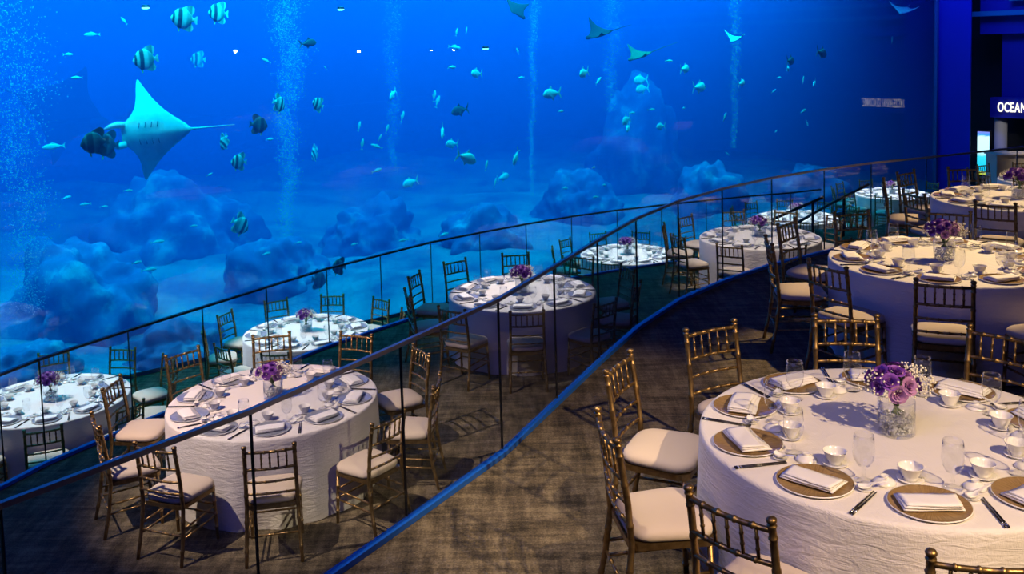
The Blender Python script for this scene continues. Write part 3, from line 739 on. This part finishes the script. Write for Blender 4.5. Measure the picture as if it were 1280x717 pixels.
for a in [
 ('bat', 229, 23, 32, -1, 1.6, .15, .1, 'bright banded batfish near the top, above the manta ray'),
 ('bat', 272, 16, 27, -1, 2.2, .1, .3, 'banded batfish at the top, right of the bright one'),
 ('bat', 181, 74, 31, -1, 1.8, -.05, .2, 'banded batfish just above the manta ray wing tip'),
 ('bat', 247, 74, 20, -1, 6.5, .1, .3, 'faint hazy batfish right of the manta ray wing tip'),
 ('bat', 349, 130, 21, 1, 2.0, -.4, .5, 'steeply tilted batfish touching the left of the bubble stream'),
 ('bat', 397, 130, 19, -1, 2.2, .45, .4, 'tilted batfish just right of the tall bubble stream'),
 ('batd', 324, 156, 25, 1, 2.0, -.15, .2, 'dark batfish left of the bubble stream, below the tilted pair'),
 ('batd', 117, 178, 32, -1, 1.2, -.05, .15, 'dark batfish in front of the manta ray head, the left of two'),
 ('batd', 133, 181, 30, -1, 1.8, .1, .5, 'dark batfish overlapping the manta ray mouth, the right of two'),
 ('bat', 280, 178, 17, -1, 2.5, -.9, .6, 'steep batfish below the tail of the manta ray'),
 ('bat', 298, 202, 22, -1, 2.2, .15, .3, 'batfish below right of the manta ray tail'),
 ('bat', 393, 192, 16, -1, 4.5, -.6, .7, 'small faint batfish right of the bubble stream, low down'),
 ('bat', 301, 281, 26, 1, 2.4, -.6, .3, 'batfish nosing down over the middle rocks'),
 ('batd', 423, 333, 22, -1, 1.6, .2, .3, 'dark batfish crossing the far handrail above the second lower table'),
 ('batd', 399, 350, 24, 1, 3.2, -.3, .4, 'shadowy batfish under the far handrail, left of the dark one'),
]: fish(*a, BG)
JG = 'silvery jacks'
for a in [
 ('jack', 583, 197, 36, 1, 1.6, -.35, .2, 'bright cyan jack diving right, brightest of the shoal'),
 ('jack', 690, 117, 32, -1, 2.0, -.03, .1, 'pale striped jack swimming left at mid height, alone'),
 ('jack', 730, 91, 25, -1, 1.8, -.15, .4, 'bright jack facing left below the eagle ray'),
 ('jack', 596, 92, 24, -1, 2.5, .1, .4, 'jack with tall fins right of the reflected lamps'),
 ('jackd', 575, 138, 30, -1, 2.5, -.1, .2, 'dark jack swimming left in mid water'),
 ('jack', 565, 180, 24, -1, 3.2, .1, .3, 'dim jack just above the brightest jack'),
 ('jack', 645, 196, 22, -1, 2.2, -.95, .3, 'jack diving steeply, right of the brightest jack'),
 ('jack', 553, 165, 16, -1, 3.0, -.6, .9, 'jack turned towards the glass above the brightest jack'),
 ('jack', 491, 118, 18, -1, 3.0, -.5, .6, 'jack tilting in the second bubble stream'),
 ('jack', 856, 86, 24, 1, 2.4, .0, .3, 'upper jack of the group right of the eagle rays'),
 ('jack', 874, 109, 30, 1, 2.5, -.05, .2, 'longer jack beneath the upper jack, right of the eagle rays'),
 ('jack', 927, 104, 19, 1, 2.0, .1, .3, 'jack by the narrow bubble stream on the right'),
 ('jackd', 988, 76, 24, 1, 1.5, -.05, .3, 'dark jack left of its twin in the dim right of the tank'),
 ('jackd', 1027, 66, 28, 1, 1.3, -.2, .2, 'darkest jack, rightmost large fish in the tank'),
 ('jack', 801, 100, 28, -1, 5.0, .0, .1, 'faint jack in the row under the second eagle ray, upper one'),
 ('jack', 803, 111, 26, -1, 5.5, -.05, .1, 'faint jack in the row under the second eagle ray, lower one'),
 ('jack', 783, 150, 24, -1, 3.0, -.2, .4, 'jack of a close pair over the tall reef rock, upper one'),
 ('jack', 785, 160, 18, -1, 3.6, -.2, .6, 'jack of a close pair over the tall reef rock, lower one'),
 ('jack', 826, 158, 20, -1, 3.0, .0, .2, 'jack right of the close pair over the reef rock'),
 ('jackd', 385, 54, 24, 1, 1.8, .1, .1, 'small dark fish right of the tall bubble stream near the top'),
 ('jack', 513, 228, 26, -1, 4.0, -.15, .2, 'pale jack low down over the far handrail, left of centre'),
 ('jack', 629, 221, 22, 1, 4.5, .1, .2, 'ghostly jack beneath the brightest jack'),
 ('jack', 985, 86, 14, 1, 2.4, -.2, .5, 'small pale jack under the dark jack on the right'),
 ('jack', 1018, 104, 14, -1, 2.6, -.4, .4, 'small jack below the darkest jack'),
]: fish(*a, JG)
SM = [(155, 26, 11, -1, .9), (115, 43, 17, -1, 0), (85, 68, 12, 1, 0), (96, 97, 13, -1, 0), (67, 183, 26, -1, 0), (83, 247, 12, 1, .1), (107, 255, 13, -1, 0), (130, 258, 9, 1, 0), (197, 302, 15, 1, .05), (171, 328, 13, 1, 0), (186, 337, 17, 1, .05), (160, 238, 10, 1, 0), (242, 282, 9, 1, 0), (262, 218, 9, 1, .3), (337, 174, 12, 1, 0), (333, 76, 12, -1, .5), (407, 85, 7, -1, .8),
      (568, 59, 20, 1, -.15), (565, 84, 15, 1, 0), (571, 40, 10, 1, 1.3), (583, 38, 9, 1, 1.3), (547, 127, 15, 1, 1.25), (543, 120, 14, 1, 1.4), (503, 146, 15, 1, 1.25), (449, 158, 13, 1, 1.3), (453, 180, 14, 1, 1.4), (471, 183, 15, -1, .4), (484, 161, 12, 1, 1.2), (475, 172, 10, 1, 1.0), (608, 207, 14, 1, 1.2), (619, 228, 12, 1, 1.1), (471, 213, 16, 1, .2), (647, 64, 9, -1, 1.2), (652, 97, 12, -1, 0), (701, 139, 12, 1, 0), (706, 235, 14, 1, -.15), (755, 231, 10, 1, -.2), (742, 209, 9, 1, 0), (748, 101, 16, 1, .5), (814, 137, 11, 1, 0), (836, 76, 11, 1, 0), (790, 141, 10, 1, 0), (855, 135, 9, -1, 0), (906, 146, 11, 1, 1.2), (909, 192, 9, 1, -.6), (1004, 139, 12, 1, .3), (1009, 154, 8, 1, -1.2), (1004, 100, 10, 1, 1.2), (974, 97, 9, 1, 0), (967, 114, 8, 1, .5), (970, 164, 8, 1, .3), (505, 300, 14, -1, 0), (555, 293, 18, 1, 0), (443, 305, 12, -1, 0), (373, 303, 10, 1, 0), (333, 317, 14, 1, 0), (745, 246, 10, -1, 0), (1115, 50, 9, 1, 1.2)]
SM.sort()
def nth(n):
    ones = ['', 'first', 'second', 'third', 'fourth', 'fifth', 'sixth', 'seventh', 'eighth', 'ninth', 'tenth', 'eleventh', 'twelfth', 'thirteenth', 'fourteenth', 'fifteenth', 'sixteenth', 'seventeenth', 'eighteenth', 'nineteenth']
    if n < 20: return ones[n]
    t, o = divmod(n, 10); T = {2: 'twent', 3: 'thirt', 4: 'fort', 5: 'fift', 6: 'sixt'}[t]
    return T+'ieth' if o == 0 else T+'y-'+ones[o]
rf = random.Random(5)
for i, (X, Y, L, d, pt) in enumerate(SM):
    ht = 'high up' if Y < 90 else 'at mid height' if Y < 200 else 'low down'
    fish('slim', X, Y, L, d, rf.uniform(2.4, 4.3), pt, rf.uniform(-.4, .4), 'small pale fish %s, %s from the left among the small fish' % (ht, nth(i+1)), 'small pale fish')

# rays
PL_Q = (0, .13, .24, .35, .48, .63, .76, .87, .95, 1.0); PL_F = (.40, .40, .34, .265, .21, .18, .165, .150, .135, .12); PL_B = (-.46, -.37, -.275, -.185, -.10, -.025, .025, .065, .092, .105)
def interp(x, xs, ys):
    for i in range(len(xs)-1):
        if x <= xs[i+1]: return ys[i]+(ys[i+1]-ys[i])*(x-xs[i])/(xs[i+1]-xs[i])
    return ys[-1]
def ray_body(name, m, bend, lobes=True):
    bm = bmesh.new(); n, mm = 48, 12; top = []; bot = []
    for i in range(n+1):
        s = i/n*2-1; q = abs(s)
        xl = interp(q, PL_Q, PL_F); xt = interp(q, PL_Q, PL_B)
        th = .085*(1-q)**1.1+.006
        tr, br = [], []
        for j in range(mm+1):
            t = j/mm; x = xl+(xt-xl)*t; pr = (math.sin(PI*min(1, t*.9+.05)))**.7; z = bend*q**1.8
            y = s*.66
            tr.append(bm.verts.new((x, y, z+th*pr*.8))); br.append(bm.verts.new((x, y, z-th*pr*.5)))
        top.append(tr); bot.append(br)
    for i in range(n):
        for j in range(mm):
            bm.faces.new((top[i][j], top[i+1][j], top[i+1][j+1], top[i][j+1])); bm.faces.new((bot[i][j], bot[i][j+1], bot[i+1][j+1], bot[i+1][j]))
        for k in (0, mm): bm.faces.new((top[i][k], top[i+1][k], bot[i+1][k], bot[i][k]))
    for j in range(mm):
        for k in (0, n): bm.faces.new((top[k][j], top[k][j+1], bot[k][j+1], bot[k][j]))
    return mesh(name, bm, m)
def place_ray(o, X, Y, Lpx, extra, head, up, label, cat='ray'):
    """head, up: picture directions (right, up, towards the camera)"""
    p = on_window(X, Y, extra, w_in); L = Lpx*(p-EYEV).length/FPX
    v = (p-EYEV).normalized(); rt = v.cross(Vector((0, 0, 1))).normalized(); u3 = rt.cross(v)
    w = lambda d: (rt*d[0]+u3*d[1]-v*d[2]).normalized()
    f = w(head); z = w(up); y = z.cross(f).normalized(); z = f.cross(y)
    M = Matrix((f, y, z)).transposed().to_4x4(); o.location = p; o.rotation_euler = M.to_euler(); o.scale = (L, L, L)
    o['label'] = label; o['category'] = cat
manta_m = mat('manta_belly', (.60, .66, .66), .5)
lk(manta_m, ramp(manta_m, noise(manta_m, coords(manta_m), 6, 3), [(.3, (.5, .56, .58)), (.7, (.70, .75, .74))]), bsdf(manta_m).inputs['Base Color'])
gill_m = mat('gill_slit', (.05, .10, .16), .6)
raydark = mat('dark_ray_back', (.035, .045, .06), .8, Specular_IOR_Level=.05)
r = empty('manta_ray', (0, 0, 0))
part('body', ray_body('body', manta_m, .40), r)
for s in (-1, 1):
    bm = bmesh.new(); tube(bm, [(.36, s*.12, -.01), (.44, s*.135, -.025), (.53, s*.12, -.04), (.60, s*.095, -.045)], [.045, .042, .032, .012], 10); part('head_fin', mesh('head_fin', bm, manta_m), r)
    for k in range(4):
        bm = bmesh.new(); x = .20-.075*k; tube(bm, [(x, s*.07, -.052+.004*k), (x-.015, s*.14, -.046+.004*k)], [.005, .007], 6); part('gill_slit', mesh('gill_slit', bm, gill_m), r)
bm = bmesh.new(); tube(bm, [(-.42, 0, 0), (-.60, 0, .005), (-.80, .0, .01), (-1.0, 0, .015)], [.018, .010, .007, .004], 8); part('tail', mesh('tail', bm, manta_m), r)
place_ray(r, 194, 165, 92, 2.3, (-1, -.04, .12), (.05, .10, -.95), 'large pale manta ray swimming left, seen from below, left of the tall bubble stream')
def small_ray(X, Y, L, extra, head, up, m, label, bend, taillen=1.0):
    r = empty('eagle_ray', (0, 0, 0)); part('body', ray_body('body', m, bend), r)
    bm = bmesh.new(); bmesh.ops.create_uvsphere(bm, u_segments=10, v_segments=8, radius=.085, matrix=Matrix.Translation((.42, 0, .02)) @ Matrix.Diagonal((1.3, 1, .75, 1))); part('head', mesh('head', bm, m), r)
    bm = bmesh.new(); tube(bm, [(-.42, 0, 0), (-.42-.5*taillen, 0, .01), (-.42-taillen, 0, .0)], [.014, .008, .004], 6); part('tail', mesh('tail', bm, m), r)
    place_ray(r, X, Y, L, extra, head, up, label); r['group'] = 'smaller rays'
small_ray(750, 43, 36, 2.0, (-1, -.28, .25), (-.15, .8, .45), raydark, 'dark eagle ray with raised wings near the top, right of centre', .42, .75)
small_ray(801, 70, 34, 2.4, (-1, -.35, .5), (-.1, .9, .35), mat('olive_ray_back', (.13, .16, .11), .8, Specular_IOR_Level=.1), 'olive eagle ray with a long thin tail, below the dark one', .34, 1.2)
small_ray(644, 11, 34, 2.2, (.62, -.75, .2), (.6, .5, .5), raydark, 'dark ray diving at the top edge of the picture', .2, .5)
small_ray(920, 49, 22, 2.0, (-.6, -.3, .8), (0, .95, .3), jack_m, 'small pale ray with upturned wings by the right bubble stream', .5, .5)
small_ray(1130, 13, 26, 2.0, (-.3, -.3, .9), (.1, .9, .4), jack_m, 'pale curved ray gliding at the top right end of the tank', .35, .5)
small_ray(76, 136, 105, 14.0, (.9, -.4, .1), (-.2, -.5, .8), raydark, 'huge shadowy ray in the haze at far left', .1, .4)

# bubble streams
bub = mat('air_bubbles', (.55, .82, .98), .4)
bub.node_tree.nodes['Principled BSDF'].inputs['Alpha'].default_value = .38
def bubbles(X0, Y0, X1, Y1, wpx, extra, n, label, seed):
    rnd = random.Random(seed); it = []
    a, b = on_window(X0, Y0, extra, w_in), on_window(X1, Y1, extra, w_in); s = (a-EYEV).length/FPX
    base = b.copy()
    for k in range(n):
        t = rnd.random(); p = a.lerp(b, t); w = wpx*s*(.35+.65*(1-t))
        ph = 1.6*math.sin(t*17+seed)+.9*math.sin(t*41)
        p += TU*(rnd.gauss(0, .30)*w+ph*.10*w)+TN*rnd.gauss(0, .3)*w
        r = rnd.uniform(.004, .0115)
        it.append((p-base, r))
    obj('bubble_stream', balls('bubble_stream', it, bub), None, base, None, label=label, category='bubbles', group='bubble streams', kind='stuff')
bubbles(361, -60, 359, 296, 40, 4.0, 5600, 'tall bubble stream right of the manta ray', 1)
bubbles(5, -40, 40, 390, 80, 3.6, 4200, 'wide hazy bubble stream at the left picture edge', 2)
bubbles(490, -60, 492, 215, 28, 6.0, 1700, 'faint bubble stream left of the brightest jack', 3)
bubbles(668, -60, 664, 245, 14, 5.0, 2000, 'thin bubble stream right of the brightest jack', 4)
bubbles(770, -60, 762, 140, 30, 6.0, 2000, 'soft bubble stream behind the dark eagle ray', 5)
bubbles(921, -60, 917, 185, 16, 2.6, 1800, 'narrow bright bubble stream at the edge of the dim right end', 6)

# underwater lamps; the leftmost is added for glare on the water surface
lampm = emit('tank_lamp_glow', (.2, 1, 1), 4)
for X, Y, lb in [(182, 10, 'small added glow for water-surface glare at the top, between the fish'), (426, 12, 'small glowing tank lamp right of the tall bubble stream'), (607, 61, 'small cyan tank lamp in mid water beside the reflections')]:
    p = on_window(X, Y, 1.5, w_in); rt = empty('tank_lamp', p, 0, label=lb, category='lamp', group='tank lamps')
    bm = bmesh.new(); bmesh.ops.create_uvsphere(bm, u_segments=12, v_segments=8, radius=.04, matrix=Matrix.Diagonal((1.6, 1.6, .45, 1))); part('lens', mesh('lens', bm, lampm), rt)
    bm = bmesh.new(); lathe(bm, [(0, .04), (.05, .04), (.06, .012), (.066, .010), (.06, .05), (0, .055)], 16); part('housing', mesh('housing', bm, darkmetal), rt)

# ------------------------------------------------------------------ hall end on the right (walls square to the window)
K = WP(UR+.10, 0, 0)
def HP(s, u=0, z=0): q = K+TW*s+TU*u; q.z = z; return q
def hall_hit(X, Y, u):
    r = ray(X, Y); t = (K+TU*u-EYEV).dot(TU)/r.dot(TU); p = EYEV+r*t; return (p-K).dot(TW), p.z
def slab(name, s0, s1, z0, z1, u0, u1, m, **props):
    bm = bmesh.new(); vs = [bm.verts.new(HP(s, u, z)) for z in (z0, z1) for s, u in ((s0, u0), (s1, u0), (s1, u1), (s0, u1))]
    for q in ((3, 2, 1, 0), (4, 5, 6, 7), (0, 1, 5, 4), (1, 2, 6, 5), (2, 3, 7, 6), (3, 0, 4, 7)): bm.faces.new([vs[i] for i in q])
    return obj(name, mesh(name, bm, m, False), **props)
s1 = hall_hit(1213, 100, 0)[0]
slab('wall_pier', .0, s1, C, ZT, 0, .05, navy, kind='structure')
UD = .9
slab('wall_right', -.02, 14, C, ZT, UD+1.1, UD+1.4, black, kind='structure')
sa, za = hall_hit(1222, 43, UD)
slab('wall_right_upper', sa, 14, za, ZT, UD+.15, UD+.5, navy2, kind='structure')
sb, zb = hall_hit(1245, 127, UD); sc, zc = hall_hit(1237, 146.5, UD)
slab('wall_right_middle', sb, 14, zb-.05, za-.02, UD+.35, UD+.6, navy2, kind='structure')
slab('trim_fascia', sc, 14, zc, zb+.12, UD+.02, UD+.3, navy2, kind='structure')
sd, zd = hall_hit(1213, 21, UD); _, ze = hall_hit(1213, 15, UD)
slab('trim_teal_band', sd, 14, zd, ze, UD-.06, UD+.05, teal_m, kind='structure')
sd2, zd2 = hall_hit(1262, 1, UD); slab('trim_teal_band_upper', sd2, 14, zd2, zd2+.12, UD-.06, UD+.05, teal_m, kind='structure')
s0, _ = hall_hit(1243, 150, UD+.4); s2, _ = hall_hit(1258, 150, UD+.4)
bm = bmesh.new(); lathe(bm, [(0, 0), ((s2-s0)/2, 0), ((s2-s0)/2, zc-.002), (0, zc-.002)], 32)
obj('column', mesh('column', bm, grey_m), None, HP((s0+s2)/2, UD+.45, C), None, kind='structure')
# sign lettering on the fascia
signm = emit('sign_glow', (1, .95, .72), 1.6)
sO, zO = hall_hit(1247.5, 139.2, UD); _, zO2 = hall_hit(1247.5, 127.5, UD)
sg = empty('illuminated_sign', HP(sO, UD, zO), 0, label='illuminated white capital lettering on the dark fascia at the right edge', category='sign')
sg.rotation_euler = (0, 0, math.atan2(TW.y, TW.x))
x = 0
lh = (zO2-zO)
for ch in 'OCEAN DOME':
    if ch == ' ': x += lh*.35; continue
    cu = bpy.data.curves.new('letter', 'FONT'); cu.body = ch; cu.size = lh/.70; cu.extrude = .012; cu.offset = .004
    tmp = bpy.data.objects.new('tmp_letter', cu); COL.objects.link(tmp); bpy.context.view_layer.update()
    dg = bpy.context.evaluated_depsgraph_get(); me = bpy.data.meshes.new_from_object(tmp.evaluated_get(dg)); bpy.data.objects.remove(tmp)
    x0 = min(v.co.x for v in me.vertices); x1 = max(v.co.x for v in me.vertices)
    for v in me.vertices: v.co = Vector((v.co.x-x0, -v.co.z-.02, v.co.y))
    for v in me.vertices: v.co.x = v.co.x*.56
    me.materials.clear(); me.materials.append(signm)
    o = part('letter', me, sg); o.location = (x, 0, 0); x += (x1-x0)*.56+lh*.10
# digital totem
st0, zt0 = hall_hit(1222, 164, UD-.3); st1, _ = hall_hit(1237, 164, UD-.3); _, zt1 = hall_hit(1229, 218, UD-.3)
tot = empty('display_totem', HP((st0+st1)/2, UD-.3, C), 0, label='tall glowing cyan display totem beside the grey column', category='display')
tot.rotation_euler = (0, 0, math.atan2(TW.y, TW.x)); hw = (st1-st0)/2
scr = emit('totem_screen', (.3, .9, 1), 1.3); nt = scr.node_tree
em = [n for n in nt.nodes if n.type == 'EMISSION'][0]
tc = nd(scr, 'ShaderNodeTexCoord'); sz = nd(scr, 'ShaderNodeSeparateXYZ'); lk(scr, tc.outputs['Generated'], sz.inputs[0])
nz = noise(scr, coords(scr, (9, 1, 14)), 1, 3); zz = mixf(scr, 'ADD', sz.outputs[2], mixf(scr, 'MULTIPLY', mixf(scr, 'SUBTRACT', nz, .5), .10))
lk(scr, ramp(scr, zz, [(.0, (.55, .62, .05)), (.06, (.50, .60, .10)), (.10, (.0, .62, .92)), (.42, (.05, .80, .95)), (.48, (.55, .95, 1.0)), (.88, (.60, .96, 1)), (.92, (.02, .30, .90)), (1, (.20, .22, .75))]), em.inputs[0])
bm = bmesh.new(); box(bm, (-hw-.03, .0, .002), (hw+.03, .10, zt0+.03), .006); part('casing', mesh('casing', bm, black, False), tot)
bm = bmesh.new(); box(bm, (-hw, -.006, zt1), (hw, -.0005, zt0)); part('screen', mesh('screen', bm, scr, False), tot)
# cream counter behind the far middle table
pc0 = at_depth(1246, 200, 21.3); bm = bmesh.new(); box(bm, (0, 0, 0.002), (3.2, .5, 1.0), .01)
ct = empty('service_counter', (pc0.x, 21.3, B), 0, label='cream service counter behind the far middle table, under the grey column', category='counter')
part('body', mesh('body', bm, cream_m, False), ct)
bm = bmesh.new(); box(bm, (-.03, -.03, 1.001), (3.23, .53, 1.035), .006); part('worktop', mesh('worktop', bm, cream_m, False), ct)

# ceiling, spotlight heads
tank_quad('ceiling', [(-22, -4, ZT+.3), (30, -4, ZT+.3), (30, 32, ZT+.3), (-22, 32, ZT+.3)], black, Vector((0, 0, .2)), kind='structure')
spot_glow = emit('spot_lens_glow', (1, .93, .85), 110)
for i, (X, Y) in enumerate([(295, 64), (449, 64), (540, 63), (567, 63)]):
    rr = ray(X, Y); tt = (P0-EYEV).dot(TN)/rr.dot(TN); V = EYEV+rr*tt+rr*12.0; R = V-TN*2*((V-P0).dot(TN))
    rt = empty('ceiling_spotlight', R, 0, label='small hanging spotlight over the upper terrace, mirrored as a white dot in the aquarium', category='spotlight', group='hanging spotlights')
    bm = bmesh.new(); bmesh.ops.create_uvsphere(bm, u_segments=12, v_segments=8, radius=.045 if i < 2 else .03); part('lens', mesh('lens', bm, spot_glow), rt)
    bm = bmesh.new(); tube(bm, [(0, 0, .05), (0, 0, .22)], .05, 12); tube(bm, [(0, 0, .22), (0, 0, ZT+.3-R.z)], .012, 8); part('drop_rod', mesh('drop_rod', bm, black), rt)

# ------------------------------------------------------------------ light
def spot(name, loc, target, e, deg, blend, col, rad=.06):
    l = bpy.data.lights.new(name, 'SPOT'); l.energy = e; l.spot_size = math.radians(deg); l.spot_blend = blend; l.color = col; l.shadow_soft_size = rad
    o = bpy.data.objects.new(name, l); COL.objects.link(o); o.location = loc
    o.rotation_euler = (Vector(target)-Vector(loc)).to_track_quat('-Z', 'Y').to_euler(); return o
W1 = (1, .78, .52); W2 = (1, .69, .33); W3 = (1, .86, .78)
def tpos(k, dz=.75): l, x, y, _, _ = TABLES[k]; return Vector((x, y, l+dz))
def tspot(k, off, e, deg, blend, col, tgt=(0, 0, 0), rad=.06): spot('table_spotlight', tpos(k)+Vector(off), tpos(k)+Vector(tgt), e, deg, blend, col, rad)
tspot('T1', (2.5, -4.6, 4.7), 2350, 26, .5, (1, .70, .40), (-.15, .05, 0))
tspot('T2', (3.4, 1.4, 5.2), 2500, 20, .45, W2)
tspot('T3', (2.6, .8, 5.2), 1900, 22, .45, W2)
tspot('B1', (-2.8, -2.8, 5.8), 2500, 31, .6, (1, .72, .54))
tspot('B2', (.2, 1.9, 6.0), 2000, 16.5, .25, W3)
tspot('B3', (-1.6, -1.8, 6.2), 1900, 27, .5, (1, .78, .62))
tspot('B4', (0, -1, 6), 1600, 24, .4, W2)
tspot('C1', (-2.4, .5, 7), 2700, 19, .4, W3)
tspot('C2', (-3.2, -1.0, 7), 3400, 20, .4, W3)
tspot('C3', (-.5, .5, 7), 4300, 18, .4, W3)
tspot('C4', (-1, .5, 7), 3400, 18, .4, W3)
tspot('C5', (-1, .5, 7), 3400, 18, .4, W3)
spot('floor_spotlight', (-1.0, 3.6, 8.8), (.10, 5.15, A), 1500, 25, 1.0, W1)
spot('column_fill_light', HP((s0+s2)/2+1.6, UD-2.2, 3.4), HP((s0+s2)/2, UD+.4, 1.6), 110, 22, .7, (1, .95, .95))  # added fill that brightens the grey column
spot('counter_fill_light', (12.2, 19.6, 6.0), (12.4, 21.4, 1.8), 700, 40, .6, W1)  # added warm fill for the cream counter
area('blue_stage_wash', (-2, 2, 8.8), (math.radians(25), 0, 0), 6, 3, 150, (.17, .18, 1.0))
spot('front_fill_light', (-1.2, -1.2, 8.6), tpos('T1', .35), 420, 20, .8, W1)  # added weak fill that warms the nearest table's front drape
area('pier_wash', HP(2.2, -2.2, 8.6), (math.radians(30), 0, math.atan2(TU.y, TU.x)-PI/2), 3, 2, 260, (.05, .12, 1.0))
w = bpy.data.worlds.new('world'); S.world = w; w.use_nodes = True
w.node_tree.nodes['Background'].inputs[0].default_value = (.010, .012, .040, 1); w.node_tree.nodes['Background'].inputs[1].default_value = .25

S.view_settings.view_transform = 'Standard'; S.view_settings.look = 'None'; S.view_settings.exposure = 0; S.view_settings.gamma = 1; S.view_settings.use_curve_mapping = False
cy = S.cycles
cy.max_bounces = 8; cy.diffuse_bounces = 2; cy.glossy_bounces = 3; cy.transmission_bounces = 4; cy.volume_bounces = 0; cy.transparent_max_bounces = 32
cy.sample_clamp_indirect = 3; cy.sample_clamp_direct = 0; cy.caustics_reflective = False; cy.caustics_refractive = False
cy.use_denoising = True; cy.use_light_tree = True
